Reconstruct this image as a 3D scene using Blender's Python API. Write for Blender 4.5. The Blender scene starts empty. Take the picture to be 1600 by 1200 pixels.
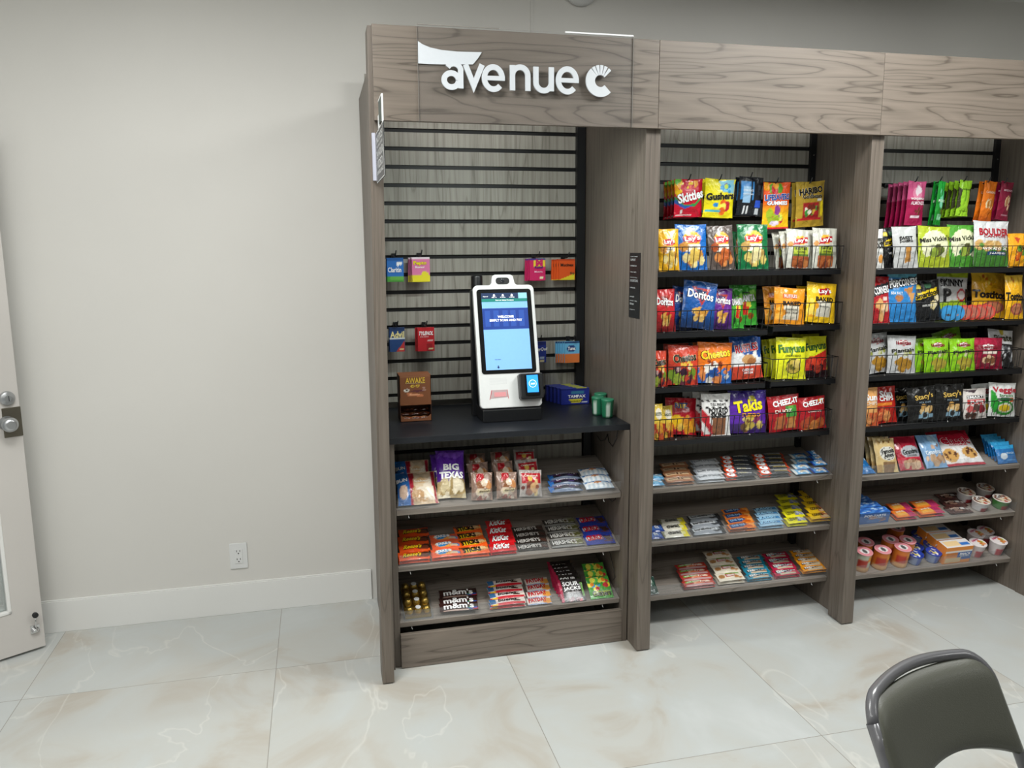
import bpy, bmesh, math, random
import numpy as np
from mathutils import Vector, Matrix, Euler
SC = bpy.context.scene
COL = SC.collection
R = math.radians
# ------------------------------------------------------------------ camera
CX, CY, CZ = -0.18445, -3.56468, 1.58052
YAW, PIT, ROL, FPX = 0.235754, 0.164881, -0.007668, 1259.93
_cy, _sy, _cp, _sp, _cr, _sr = math.cos(YAW), math.sin(YAW), math.cos(PIT), math.sin(PIT), math.cos(ROL), math.sin(ROL)
CAM = Vector((CX, CY, CZ))
FWD = Vector((_sy * _cp, _cy * _cp, -_sp))
RT0 = Vector((_cy, -_sy, 0))
UP0 = RT0.cross(FWD)
RT = RT0 * _cr + UP0 * _sr
UP = -RT0 * _sr + UP0 * _cr
cam = bpy.data.cameras.new('camera')
cam.sensor_width = 36
cam.lens = FPX / 1600 * 36
cam.clip_start = 0.05
camo = bpy.data.objects.new('camera', cam)
COL.objects.link(camo)
m = Matrix((RT, UP, -FWD)).transposed().to_4x4()
m.translation = CAM
camo.matrix_world = m
SC.camera = camo
# ------------------------------------------------------------------ exposure, world, ceiling light panels
SC.view_settings.view_transform = 'Standard'
SC.view_settings.look = 'None'
SC.view_settings.gamma = 1
SC.view_settings.use_curve_mapping = False
SC.view_settings.exposure = -0.02
SC.cycles.use_denoising = True
SC.cycles.max_bounces = 6
SC.cycles.diffuse_bounces = 4
SC.cycles.transparent_max_bounces = 12
SC.cycles.sample_clamp_indirect = 6
world = bpy.data.worlds.new('world')
SC.world = world
world.use_nodes = True
world.node_tree.nodes['Background'].inputs[0].default_value = (0.9, 0.95, 1, 1)
world.node_tree.nodes['Background'].inputs[1].default_value = 0.3
CEIL = 2.78
# centre x, y, size x, size y, power: recessed ceiling panels
PANELS = [(-0.6, -1.7, 1.2, 0.6, 38), (1.9, -1.7, 1.2, 0.6, 49), (-0.95, -3.9, 1.2, 0.6, 19), (3.7, -3.9, 1.2, 0.6, 19), (-1.4, -2.9, 0.6, 1.2, 17)]
STRIPS = [(0.48, 0.5, 5.6), (1.45, 0.5, 1.0), (2.40, 0.5, 1.0)]      # added fill strips, unseen behind the header: centre x, length, power
for (px, py, sx, sy, pw) in PANELS:
    L = bpy.data.lights.new('panel_light', 'AREA')
    L.shape = 'RECTANGLE'; L.size = sx; L.size_y = sy; L.energy = pw
    L.color = (0.99, 1.0, 0.975)
    lo = bpy.data.objects.new('panel_light', L)
    lo.location = (px, py, CEIL - 0.03)
    COL.objects.link(lo)

for (px, ln, pw) in STRIPS:
    L = bpy.data.lights.new('fill_strip_light', 'AREA')
    L.shape = 'RECTANGLE'; L.size = ln; L.size_y = 0.012; L.energy = pw
    L.color = (0.90, 1.0, 0.97)
    lo = bpy.data.objects.new('fill_strip_light', L)
    lo.location = (px, -0.752, 2.022); lo.rotation_euler = (R(8), 0, 0)
    COL.objects.link(lo)
# ------------------------------------------------------------------ helpers
def ray(u, v):
    return FWD + RT * ((u - 800) / FPX) + UP * ((600 - v) / FPX)
def hit(u, v, P, n):
    k = ray(u, v); P = Vector(P); n = Vector(n)
    return CAM + k * ((P - CAM).dot(n) / k.dot(n))
def on_y(u, v, y): return hit(u, v, (0, y, 0), (0, 1, 0))

def lin(c):
    if isinstance(c, str):
        c = c.lstrip('#')
        if len(c) == 3: c = ''.join(q * 2 for q in c)
        c = [int(c[i:i + 2], 16) / 255 for i in (0, 2, 4)]
    return tuple((x / 12.92 if x <= 0.04045 else ((x + 0.055) / 1.055) ** 2.4) for x in c)

def tag(o, label=None, cat=None, group=None, kind=None):
    if label: o['label'] = label
    if cat: o['category'] = cat
    if group: o['group'] = group
    if kind: o['kind'] = kind
    return o

def empty(name, loc=(0, 0, 0), label=None, cat=None, group=None, parent=None):
    o = bpy.data.objects.new(name, None)
    o.empty_display_size = 0.05
    COL.objects.link(o); o.location = loc
    if parent: o.parent = parent
    tag(o, label, cat, group)
    return o

class MB:
    def __init__(s): s.v = []; s.f = []; s.m = []; s.sm = []
    def quad(s, a, b, c, d, mi=0): s.poly([a, b, c, d], mi)
    def poly(s, ps, mi=0, sm=False):
        i = len(s.v); s.v += [tuple(p) for p in ps]; s.f.append(list(range(i, i + len(ps)))); s.m.append(mi); s.sm.append(sm)
    def box(s, x0, x1, y0, y1, z0, z1, mi=0):
        i = len(s.v)
        s.v += [(x, y, z) for z in (z0, z1) for y in (y0, y1) for x in (x0, x1)]
        for q in ((0, 2, 3, 1), (4, 5, 7, 6), (0, 1, 5, 4), (2, 6, 7, 3), (0, 4, 6, 2), (1, 3, 7, 5)):
            s.f.append([i + k for k in q]); s.m.append(mi); s.sm.append(False)
    def tube(s, pts, r, n=8, mi=0, closed=False, cap=True, rx=None):
        pts = [Vector(p) for p in pts]; N = len(pts); i0 = len(s.v)
        prev = None
        for k, p in enumerate(pts):
            if closed: t = pts[(k + 1) % N] - pts[k - 1]
            else: t = pts[min(k + 1, N - 1)] - pts[max(k - 1, 0)]
            t.normalize()
            if prev is None:
                a = Vector((0, 0, 1)) if abs(t.z) < 0.9 else Vector((1, 0, 0))
                nx = t.cross(a).normalized()
            else:
                nx = (prev - t * prev.dot(t)).normalized()
            prev = nx; ny = t.cross(nx)
            rr = r[k] if isinstance(r, (list, tuple)) else r
            for j in range(n):
                a = 2 * math.pi * j / n
                s.v.append(tuple(p + nx * math.cos(a) * rr + ny * math.sin(a) * (rr if rx is None else rx)))
        for k in range(N if closed else N - 1):
            k2 = (k + 1) % N
            for j in range(n):
                j2 = (j + 1) % n
                s.f.append([i0 + k * n + j, i0 + k * n + j2, i0 + k2 * n + j2, i0 + k2 * n + j]); s.m.append(mi); s.sm.append(n > 4)
        if cap and not closed:
            s.f.append([i0 + j for j in range(n)][::-1]); s.m.append(mi); s.sm.append(False)
            s.f.append([i0 + (N - 1) * n + j for j in range(n)]); s.m.append(mi); s.sm.append(False)
    def lathe(s, prof, n=24, mi=0, c=(0, 0, 0), axis='Z', sm=True):
        i0 = len(s.v)
        for (r, z) in prof:
            for j in range(n):
                a = 2 * math.pi * j / n
                x, y = r * math.cos(a), r * math.sin(a)
                p = (x, y, z) if axis == 'Z' else ((x, -z, y) if axis == 'Y' else (z, x, y))
                s.v.append((p[0] + c[0], p[1] + c[1], p[2] + c[2]))
        for k in range(len(prof) - 1):
            for j in range(n):
                j2 = (j + 1) % n
                s.f.append([i0 + k * n + j, i0 + k * n + j2, i0 + (k + 1) * n + j2, i0 + (k + 1) * n + j]); s.m.append(mi); s.sm.append(sm)
        s.f.append([i0 + j for j in range(n)][::-1]); s.m.append(mi); s.sm.append(False)
        s.f.append([i0 + (len(prof) - 1) * n + j for j in range(n)]); s.m.append(mi); s.sm.append(False)
    def prism(s, outline, y0, y1, mi=0, plane='XZ'):
        """outline (x, z) extruded along y"""
        i = len(s.v); n = len(outline)
        for y in (y0, y1): s.v += [(p[0], y, p[1]) for p in outline]
        s.f.append([i + k for k in range(n)]); s.m.append(mi); s.sm.append(False)
        s.f.append([i + n + k for k in range(n)][::-1]); s.m.append(mi); s.sm.append(False)
        for k in range(n):
            k2 = (k + 1) % n
            s.f.append([i + k, i + n + k, i + n + k2, i + k2]); s.m.append(mi); s.sm.append(False)
    def build(s, name, mats, parent=None, bevel=0, seg=2, fixn=True):
        me = bpy.data.meshes.new(name)
        me.from_pydata(s.v, [], s.f)
        for q in (mats if isinstance(mats, (list, tuple)) else [mats]): me.materials.append(q)
        me.polygons.foreach_set('material_index', s.m)
        me.polygons.foreach_set('use_smooth', s.sm)
        if fixn:
            b = bmesh.new(); b.from_mesh(me); bmesh.ops.recalc_face_normals(b, faces=b.faces); b.to_mesh(me); b.free()
        o = bpy.data.objects.new(name, me); COL.objects.link(o)
        if parent: o.parent = parent
        if bevel:
            md = o.modifiers.new('bevel', 'BEVEL'); md.width = bevel; md.segments = seg; md.limit_method = 'ANGLE'
        return o

def rrect(x0, x1, z0, z1, r, n=6):
    out = []
    for (cx, cz, a0) in ((x1 - r, z0 + r, -90), (x1 - r, z1 - r, 0), (x0 + r, z1 - r, 90), (x0 + r, z0 + r, 180)):
        for k in range(n + 1):
            a = R(a0 + 90 * k / n); out.append((cx + r * math.cos(a), cz + r * math.sin(a)))
    return out

# ------------------------------------------------------------------ materials
def newmat(name):
    M = bpy.data.materials.new(name); M.use_nodes = True
    nt = M.node_tree; b = nt.nodes['Principled BSDF']
    return M, nt, b
def node(nt, t, **kw):
    n = nt.nodes.new(t)
    for k, v in kw.items():
        if k.startswith('_'): setattr(n, k[1:], v)
        else: n.inputs[k.replace('__', ' ')].default_value = v
    return n
def plain(name, c, rough=0.5, metal=0.0, spec=0.5, bump=0, bscale=200, emit=0, coat=0):
    M, nt, b = newmat(name)
    c = lin(c) + (1,)
    n = node(nt, 'ShaderNodeTexNoise', Scale=bscale * 0.4)
    tc = node(nt, 'ShaderNodeTexCoord')
    nt.links.new(tc.outputs['Object'], n.inputs['Vector'])
    mx = node(nt, 'ShaderNodeMix', _data_type='RGBA')
    mx.inputs[6].default_value = tuple(q * 0.96 for q in c[:3]) + (1,)
    mx.inputs[7].default_value = tuple(min(1, q * 1.03) for q in c[:3]) + (1,)
    nt.links.new(n.outputs['Fac'], mx.inputs[0])
    nt.links.new(mx.outputs[2], b.inputs['Base Color'])
    b.inputs['Roughness'].default_value = rough; b.inputs['Metallic'].default_value = metal
    b.inputs['Specular IOR Level'].default_value = spec
    b.inputs['Coat Weight'].default_value = coat
    if emit:
        nt.links.new(mx.outputs[2], b.inputs['Emission Color']); b.inputs['Emission Strength'].default_value = emit
    if bump:
        n2 = node(nt, 'ShaderNodeTexNoise', Scale=bscale, Detail=4.0)
        nt.links.new(tc.outputs['Object'], n2.inputs['Vector'])
        bp = node(nt, 'ShaderNodeBump', Strength=bump, Distance=0.002)
        nt.links.new(n2.outputs['Fac'], bp.inputs['Height']); nt.links.new(bp.outputs[0], b.inputs['Normal'])
    return M
def ramp(nt, stops):
    r = nt.nodes.new('ShaderNodeValToRGB'); cr = r.color_ramp
    while len(cr.elements) < len(stops): cr.elements.new(0.5)
    for e, (p, c) in zip(cr.elements, stops): e.position = p; e.color = lin(c) + (1,)
    return r

def wood(name, grain='Z', base=('61584f', '6b6259', '756c62', '4e463e'), seed=0.0, rw=0.3, nr=12, sx=1.0):
    M, nt, b = newmat(name); L = nt.links
    tc = node(nt, 'ShaderNodeTexCoord')
    mp = node(nt, 'ShaderNodeMapping')
    mp.inputs['Location'].default_value = (seed, seed * 1.7, seed * 0.6)
    sc = {'X': (0.55, 7.0, 7.0), 'Z': (6.5, 6.5, 0.4), 'Y': (5.2, 0.5, 5.2)}[grain]
    sc = tuple(q * sx for q in sc)
    mp.inputs['Scale'].default_value = sc
    L.new(tc.outputs['Object'], mp.inputs[0])
    warp = node(nt, 'ShaderNodeTexNoise', Scale=1.3, Detail=2.2, Roughness=0.5, Distortion=0.12)
    L.new(mp.outputs[0], warp.inputs['Vector'])
    mul = node(nt, 'ShaderNodeMath', _operation='MULTIPLY'); mul.inputs[1].default_value = nr
    L.new(warp.outputs['Fac'], mul.inputs[0])
    pp = node(nt, 'ShaderNodeMath', _operation='FRACT')
    L.new(mul.outputs[0], pp.inputs[0])
    rings = nt.nodes.new('ShaderNodeValToRGB')
    cr = rings.color_ramp
    for k in range(3): cr.elements.new(0.5)
    for e, (p, g) in zip(cr.elements, ((0, .0), (.07, .5), (.45, .72), (.9, .5), (1, .0))): e.position = p; e.color = (g, g, g, 1)
    L.new(pp.outputs[0], rings.inputs[0])
    mp2 = node(nt, 'ShaderNodeMapping')
    mp2.inputs['Scale'].default_value = {'X': (2.5, 90, 90), 'Z': (90, 90, 2.5), 'Y': (90, 2.5, 90)}[grain]
    mp2.inputs['Location'].default_value = (seed, seed, seed)
    L.new(tc.outputs['Object'], mp2.inputs[0])
    fine = node(nt, 'ShaderNodeTexNoise', Scale=1.0, Detail=4.0, Roughness=0.6)
    L.new(mp2.outputs[0], fine.inputs['Vector'])
    mx = node(nt, 'ShaderNodeMix', _data_type='FLOAT'); mx.inputs[0].default_value = 1 - rw
    L.new(rings.outputs[0], mx.inputs[2]); L.new(fine.outputs['Fac'], mx.inputs[3])
    cr2 = ramp(nt, ((0.26, base[3]), (0.44, base[0]), (0.56, base[1]), (0.74, base[2])))
    L.new(mx.outputs[0], cr2.inputs[0]); L.new(cr2.outputs[0], b.inputs['Base Color'])
    b.inputs['Roughness'].default_value = 0.48
    bp = node(nt, 'ShaderNodeBump', Strength=0.12, Distance=0.001)
    L.new(fine.outputs['Fac'], bp.inputs['Height']); L.new(bp.outputs[0], b.inputs['Normal'])
    return M

def printed(name, rough, wrinkle, coat=0.0, scale=45):
    M, nt, b = newmat(name); L = nt.links
    at = node(nt, 'ShaderNodeAttribute', _attribute_name='print')
    L.new(at.outputs['Color'], b.inputs['Base Color'])
    b.inputs['Roughness'].default_value = rough
    b.inputs['Coat Weight'].default_value = coat; b.inputs['Coat Roughness'].default_value = 0.12
    if wrinkle:
        tc = node(nt, 'ShaderNodeTexCoord'); n = node(nt, 'ShaderNodeTexNoise', Scale=scale, Detail=3.0, Distortion=0.8)
        L.new(tc.outputs['Object'], n.inputs['Vector'])
        bp = node(nt, 'ShaderNodeBump', Strength=wrinkle, Distance=0.012)
        L.new(n.outputs['Fac'], bp.inputs['Height']); L.new(bp.outputs[0], b.inputs['Normal'])
    return M
def clear(name, tint=(1, 1, 1), gloss=0.12, rough=0.05, haze=0.0):
    M = bpy.data.materials.new(name); M.use_nodes = True; nt = M.node_tree; nt.nodes.clear(); L = nt.links
    out = nt.nodes.new('ShaderNodeOutputMaterial'); tr = nt.nodes.new('ShaderNodeBsdfTransparent'); tr.inputs[0].default_value = tint + (1,)
    gl = nt.nodes.new('ShaderNodeBsdfGlossy'); gl.inputs['Roughness'].default_value = rough
    df = nt.nodes.new('ShaderNodeBsdfDiffuse'); df.inputs[0].default_value = (.85, .87, .88, 1)
    m1 = nt.nodes.new('ShaderNodeMixShader'); m2 = nt.nodes.new('ShaderNodeMixShader')
    n = nt.nodes.new('ShaderNodeTexNoise'); n.inputs['Scale'].default_value = 30
    mr = nt.nodes.new('ShaderNodeMapRange'); mr.inputs[3].default_value = haze * 0.7; mr.inputs[4].default_value = haze * 1.3 + 1e-4
    L.new(n.outputs['Fac'], mr.inputs[0])
    m1.inputs[0].default_value = gloss
    L.new(tr.outputs[0], m1.inputs[1]); L.new(gl.outputs[0], m1.inputs[2])
    L.new(mr.outputs[0], m2.inputs[0]); L.new(m1.outputs[0], m2.inputs[1]); L.new(df.outputs[0], m2.inputs[2])
    L.new(m2.outputs[0], out.inputs[0])
    return M

W_V = wood('laminate_vertical_grain', 'Z', seed=0.3, rw=0.28)
W_B = wood('laminate_back_panel_grain', 'Z', seed=4.3, rw=0.34, base=('928e84', 'a19d94', 'aeaaa1', '77736a'))
W_H = wood('laminate_horizontal_grain', 'X', seed=2.1, base=('6c6259', '776d63', '82776c', '554c43'), rw=0.46, nr=13)
W_H2 = wood('laminate_header_grain', 'X', seed=5.4, base=('665d53', '70665c', '7b7065', '50473e'), rw=0.5, nr=15)
W_S = wood('laminate_shelf_grain', 'X', seed=8.8, base=('807870', '8b8279', '978d83', '675e56'), rw=0.46, nr=13)
BLACK = plain('black_powder_coat', '101114', 0.45, bump=0.1, bscale=600)
BLACKP = plain('black_plastic', '131416', 0.35)
GROOVE = plain('black_groove_insert', '08090b', 0.5)
COUNTER = plain('black_wood_counter', '15181e', 0.4, bump=0.15, bscale=60)
WHITEP = plain('white_plastic', 'd6d7d6', 0.35)
SILVER = plain('brushed_silver', 'b9bbbd', 0.3, metal=0.9)
CHROME = plain('chrome', 'dadada', 0.14, metal=1.0)
BRONZE = plain('aged_bronze', '6f6a5e', 0.35, metal=0.85, bump=0.15, bscale=80)
ACRYL = clear('clear_acrylic', (0.965, 0.967, 0.97), 0.015, 0.04, 0.01)
LIP = clear('clear_acrylic_lip', (0.96, 0.97, 0.98), 0.035, 0.05, 0.04)
WRAPC = clear('clear_wrap', (0.95, 0.95, 0.96), 0.16, 0.12, 0.08)
EDGEW = plain('lit_acrylic_edge', 'f2f4f6', 0.3)  # near-white paints in the light caught along the sign's edge
LETTER = plain('white_letter', 'ccd1d6', 0.35)
CREAM = plain('edge_band', 'c9c3b4', 0.4)
FILM = printed('printed_film', 0.27, 0.75, 0.5, scale=26)
CARD = printed('printed_card', 0.42, 0.0, 0.1)

# wall paint
def wallmat(name, c1, c2):
    M, nt, b = newmat(name); L = nt.links
    tc = node(nt, 'ShaderNodeTexCoord'); n = node(nt, 'ShaderNodeTexNoise', Scale=1.2, Detail=3.0)
    L.new(tc.outputs['Object'], n.inputs['Vector'])
    r = ramp(nt, ((0.3, c1), (0.7, c2))); L.new(n.outputs['Fac'], r.inputs[0]); L.new(r.outputs[0], b.inputs['Base Color'])
    n2 = node(nt, 'ShaderNodeTexNoise', Scale=160.0, Detail=3.0); L.new(tc.outputs['Object'], n2.inputs['Vector'])
    n3 = node(nt, 'ShaderNodeTexNoise', Scale=7.0, Detail=2.0); L.new(tc.outputs['Object'], n3.inputs['Vector'])
    ad = node(nt, 'ShaderNodeMath', _operation='ADD'); ml = node(nt, 'ShaderNodeMath', _operation='MULTIPLY'); ml.inputs[1].default_value = 3.0
    L.new(n3.outputs['Fac'], ml.inputs[0]); L.new(ml.outputs[0], ad.inputs[0]); L.new(n2.outputs['Fac'], ad.inputs[1])
    bp = node(nt, 'ShaderNodeBump', Strength=0.12, Distance=0.001); L.new(ad.outputs[0], bp.inputs['Height']); L.new(bp.outputs[0], b.inputs['Normal'])
    b.inputs['Roughness'].default_value = 0.55
    return M
WALL = wallmat('cream_wall_paint', 'cfcdc8', 'd4d2cd')
FARWALL = wallmat('grey_wall_paint', '8c8c89', '929290')
WHITE = wallmat('white_paint', 'dcdcd9', 'e0e0dd')
DOORM = wallmat('door_paint', 'c0bcb7', 'c4c0bb')

# floor tiles
TX0, TDX, TY0, TDY = -1.2828, 0.8813, -0.5525, 0.8938
def floormat():
    M, nt, b = newmat('marble_look_porcelain_tile'); L = nt.links
    tc = node(nt, 'ShaderNodeTexCoord'); sp = node(nt, 'ShaderNodeSeparateXYZ'); L.new(tc.outputs['Object'], sp.inputs[0])
    def grid(out, o, d):
        a = node(nt, 'ShaderNodeMath', _operation='SUBTRACT'); a.inputs[1].default_value = o - 20 * d; L.new(out, a.inputs[0])
        q = node(nt, 'ShaderNodeMath', _operation='DIVIDE'); q.inputs[1].default_value = d; L.new(a.outputs[0], q.inputs[0])
        f = node(nt, 'ShaderNodeMath', _operation='FRACT'); L.new(q.outputs[0], f.inputs[0])
        fl = node(nt, 'ShaderNodeMath', _operation='FLOOR'); L.new(q.outputs[0], fl.inputs[0])
        pp = node(nt, 'ShaderNodeMath', _operation='PINGPONG'); pp.inputs[1].default_value = 0.5; L.new(f.outputs[0], pp.inputs[0])
        lt = node(nt, 'ShaderNodeMath', _operation='LESS_THAN'); lt.inputs[1].default_value = 0.0013 / d; L.new(pp.outputs[0], lt.inputs[0])
        return lt, fl
    gx, fx = grid(sp.outputs[0], TX0, TDX); gy, fy = grid(sp.outputs[1], TY0, TDY)
    g = node(nt, 'ShaderNodeMath', _operation='MAXIMUM'); L.new(gx.outputs[0], g.inputs[0]); L.new(gy.outputs[0], g.inputs[1])
    cb = node(nt, 'ShaderNodeCombineXYZ'); L.new(fx.outputs[0], cb.inputs[0]); L.new(fy.outputs[0], cb.inputs[1])
    wn = node(nt, 'ShaderNodeTexWhiteNoise', _noise_dimensions='3D'); L.new(cb.outputs[0], wn.inputs['Vector'])
    vm = node(nt, 'ShaderNodeVectorMath', _operation='MULTIPLY_ADD'); vm.inputs[1].default_value = (9, 9, 9)
    L.new(wn.outputs['Color'], vm.inputs[0]); L.new(tc.outputs['Object'], vm.inputs[2])
    n1 = node(nt, 'ShaderNodeTexNoise', Scale=1.9, Detail=5.0, Roughness=0.55, Distortion=1.3); L.new(vm.outputs[0], n1.inputs['Vector'])
    r1 = ramp(nt, ((0.33, 'aea89e'), (0.44, 'b6b6b1'), (0.58, 'b7bab8'), (0.74, 'bec1c0')))
    L.new(n1.outputs['Fac'], r1.inputs[0])
    n2 = node(nt, 'ShaderNodeTexNoise', Scale=1.2, Detail=4.0, Roughness=0.5, Distortion=1.2)
    mp = node(nt, 'ShaderNodeMapping'); mp.inputs['Rotation'].default_value = (0, 0, 0.7); mp.inputs['Scale'].default_value = (1.8, 0.8, 1); L.new(vm.outputs[0], mp.inputs[0]); L.new(mp.outputs[0], n2.inputs['Vector'])
    r2 = nt.nodes.new('ShaderNodeValToRGB'); cr = r2.color_ramp; cr.elements.new(.5)
    for e, (p, q) in zip(cr.elements, ((0.49, 0), (0.5, .8), (0.51, 0))): e.position = p; e.color = (q, q, q, 1)
    L.new(n2.outputs['Fac'], r2.inputs[0])
    n4 = node(nt, 'ShaderNodeTexNoise', Scale=2.2, Detail=1.0); L.new(vm.outputs[0], n4.inputs['Vector'])
    mk = node(nt, 'ShaderNodeMath', _operation='MULTIPLY'); L.new(r2.outputs[0], mk.inputs[0]); L.new(n4.outputs['Fac'], mk.inputs[1])
    m2 = node(nt, 'ShaderNodeMix', _data_type='RGBA'); m2.inputs[7].default_value = lin('d2d1cb') + (1,)
    L.new(mk.outputs[0], m2.inputs[0]); L.new(r1.outputs[0], m2.inputs[6])
    m3 = node(nt, 'ShaderNodeMix', _data_type='RGBA'); m3.inputs[7].default_value = lin('8c8880') + (1,)
    L.new(g.outputs[0], m3.inputs[0]); L.new(m2.outputs[2], m3.inputs[6]); L.new(m3.outputs[2], b.inputs['Base Color'])
    b.inputs['Roughness'].default_value = 0.3
    rr = node(nt, 'ShaderNodeMapRange'); rr.inputs[3].default_value = 0.24; rr.inputs[4].default_value = 0.4; L.new(n1.outputs['Fac'], rr.inputs[0]); L.new(rr.outputs[0], b.inputs['Roughness'])
    return M
FLOOR = floormat()

# ------------------------------------------------------------------ room shell
def structure(name, mb, mat, bevel=0):
    o = mb.build(name, mat, bevel=bevel); o['kind'] = 'structure'; return o
X0, X1, Y0, Y1 = -2.12, 5.2, -6.2, 0.0
b = MB(); b.box(X0, X1, Y0, Y1, -0.05, 0.0); structure('floor', b, FLOOR)
b = MB(); b.box(X0, X1, Y1, Y1 + 0.1, -0.05, CEIL + .05)
WX = 0.772
b.box(WX - 0.006, WX + 0.006, -0.004, 0.0, 2.0, CEIL)
structure('wall_back', b, WALL)
b = MB(); b.box(X0 - 0.1, X0, Y0, -1.52, -0.05, CEIL + .05); b.box(X0 - 0.1, X0, -0.62, Y1 + .1, -0.05, CEIL + .05); b.box(X0 - 0.1, X0, -1.52, -.62, 2.06, CEIL + .05); structure('wall_left', b, WALL)
b = MB(); b.box(X1, X1 + 0.1, Y0, Y1 + .1, -0.05, CEIL + .05); structure('wall_right', b, FARWALL)
b = MB(); b.box(X0 - .1, X1 + 0.1, Y0 - .1, Y0, -0.05, CEIL + .05); structure('wall_front', b, FARWALL)
b = MB()
b.box(X0 - .1, X1 + .1, Y0 - .1, Y1 + .1, CEIL, CEIL + 0.1)
structure('ceiling', b, WHITE)
b = MB()
b.box(X0, 0.0, -0.012, 0.0, 0.0, 0.137); b.box(X0, 0.0, -0.009, 0.0, 0.137, 0.1425)
structure('baseboard_back', b, WHITE, bevel=0.0015)
b = MB(); b.box(X0, X0 + 0.012, -.62, -0.012, 0.0, 0.1425); b.box(X0, X0 + 0.012, Y0, -1.52, 0.0, 0.1425); structure('baseboard_left', b, WHITE)
# troffers that carry the area lights
DIFF = plain('lit_diffuser', 'ffffff', 0.5, emit=3.0)
wh = WHITEP
for i, (px, py, sx, sy, pw) in enumerate(PANELS):
    t = empty('ceiling_light', (px, py, CEIL), ['flat white ceiling light panel above the kiosk side', 'flat white ceiling light panel above the chair', 'flat white ceiling light panel behind the camera, left', 'flat white ceiling light panel behind the camera, right', 'slim ceiling light panel above the open door'][i], 'ceiling light', 'ceiling light panels')
    f = MB()
    for (a, c_, d, e) in ((-sx/2-.02, sx/2+.02, -sy/2-.02, -sy/2), (-sx/2-.02, sx/2+.02, sy/2, sy/2+.02), (-sx/2-.02, -sx/2, -sy/2, sy/2), (sx/2, sx/2+.02, -sy/2, sy/2)): f.box(a, c_, d, e, -0.012, 0)
    f.build('frame', wh, t)
    f = MB(); f.box(-sx/2, sx/2, -sy/2, sy/2, -0.006, -0.001); f.build('diffuser', DIFF, t)
# smoke detector on the wall above the header
t = empty('smoke_detector', (0.99, 0.0, 2.70), 'round white smoke detector high on the wall above the logo sign', 'smoke detector')
b = MB(); b.lathe([(0.075, 0.0), (0.078, 0.012), (0.07, 0.03), (0.05, 0.042), (0.045, 0.046)], 32, axis='Y'); b.build('housing', WHITEP, t)
b = MB(); b.lathe([(0.006, 0.0), (0.006, 0.004), (0.004, 0.006)], 12, c=(-0.028, -0.036, -0.045), axis='Y'); b.build('vent_button', BLACKP, t)
# outlet
oc = on_y(373, 868, -0.0)
t = empty('wall_outlet', (oc.x, 0, oc.z), 'white duplex wall outlet above the baseboard', 'outlet')
b = MB(); b.prism(rrect(-0.037, 0.037, -0.058, 0.058, 0.004), -0.006, -0.0002); b.build('cover_plate', WHITEP, t, bevel=0.0015)
b = MB(); b.prism(rrect(-0.0165, 0.0165, -0.033, 0.033, 0.002), -0.0085, -0.006); b.build('socket_insert', WHITEP, t, bevel=0.0008)
b = MB()
for s in (-1, 1):
    zc = s * 0.0185
    b.box(-0.008, -0.0055, -0.0088, -0.0084, zc + 0.001, zc + 0.009)
    b.box(0.0055, 0.008, -0.0088, -0.0084, zc + 0.001, zc + 0.009)
    b.prism([(0.003 * math.cos(a * .785), zc - 0.006 + 0.003 * math.sin(a * .785)) for a in range(8)], -0.0088, -0.0084)
b.build('slots', BLACKP, t)

# ------------------------------------------------------------------ open door at the left
t = empty('door_1', (-1.33, -0.131, 0)); t['kind'] = 'structure'
ang = math.atan2(-0.54, -0.84)
t.rotation_euler = (0, 0, ang)     # local x runs from the free edge to the hinge, local +y faces the camera side
DW, DH = 0.86, 2.04
b = MB()
gx0, gx1, gz0, gz1 = 0.105, 0.755, 0.185, 1.9
for (a, c_, d, e) in ((0, gx0, 0.012, DH), (gx1, DW, 0.012, DH), (gx0, gx1, 0.012, gz0), (gx0, gx1, gz1, DH)): b.box(a, c_, -0.022, 0.022, d, e)
b.build('door_slab', DOORM, t)
for sd in (1, -1):
    b = MB()
    for (a, c_, d, e) in ((gx0, gx0 + .014, gz0, gz1), (gx1 - .014, gx1, gz0, gz1), (gx0, gx1, gz0, gz0 + .014), (gx0, gx1, gz1 - .014, gz1)): b.box(a, c_, sd * 0.008, sd * 0.026, d, e)
    b.build('glazing_bead', WHITE, t, bevel=0.003)
b = MB(); b.box(gx0 + 0.002, gx1 - 0.002, -0.004, 0.004, gz0 + 0.002, gz1 - .002); b.build('glass_pane', clear('door_glass', (0.9, 0.93, 0.92), 0.1, 0.02, 0.15), t)
b = MB(); b.box(-0.002, 0.062, 0.022, 0.026, 0.885, 1.0); b.build('knob_plate', BRONZE, t, bevel=0.001)
b = MB(); b.lathe([(0.027, 0.026), (0.028, 0.03), (0.012, 0.034), (0.012, 0.052), (0.024, 0.058), (0.029, 0.07), (0.026, 0.082), (0.015, 0.088)], 28, c=(0.05, 0, 0.942), axis='Y')
for k in range(len(b.v)): x, y, z = b.v[k]; b.v[k] = (x, -y, z)
b.build('knob', SILVER, t)
b = MB(); b.lathe([(0.027, 0.022), (0.027, 0.03), (0.024, 0.036), (0.013, 0.037), (0.0125, 0.042)], 28, c=(0.04, 0, 1.037), axis='Y')
for k in range(len(b.v)): x, y, z = b.v[k]; b.v[k] = (x, -y, z)
b.build('deadbolt', SILVER, t)
b = MB(); b.box(0.0365, 0.0385, 0.042, 0.0428, 1.027, 1.047); b.build('keyhole', BLACKP, t)
b = MB(); b.box(-0.004, 0.0, -0.01, 0.012, 0.93, 0.955); b.build('latch', CHROME, t, bevel=0.001)
ds = empty('door_stop', (0.032, 0.022, 0.12), parent=t)
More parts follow.
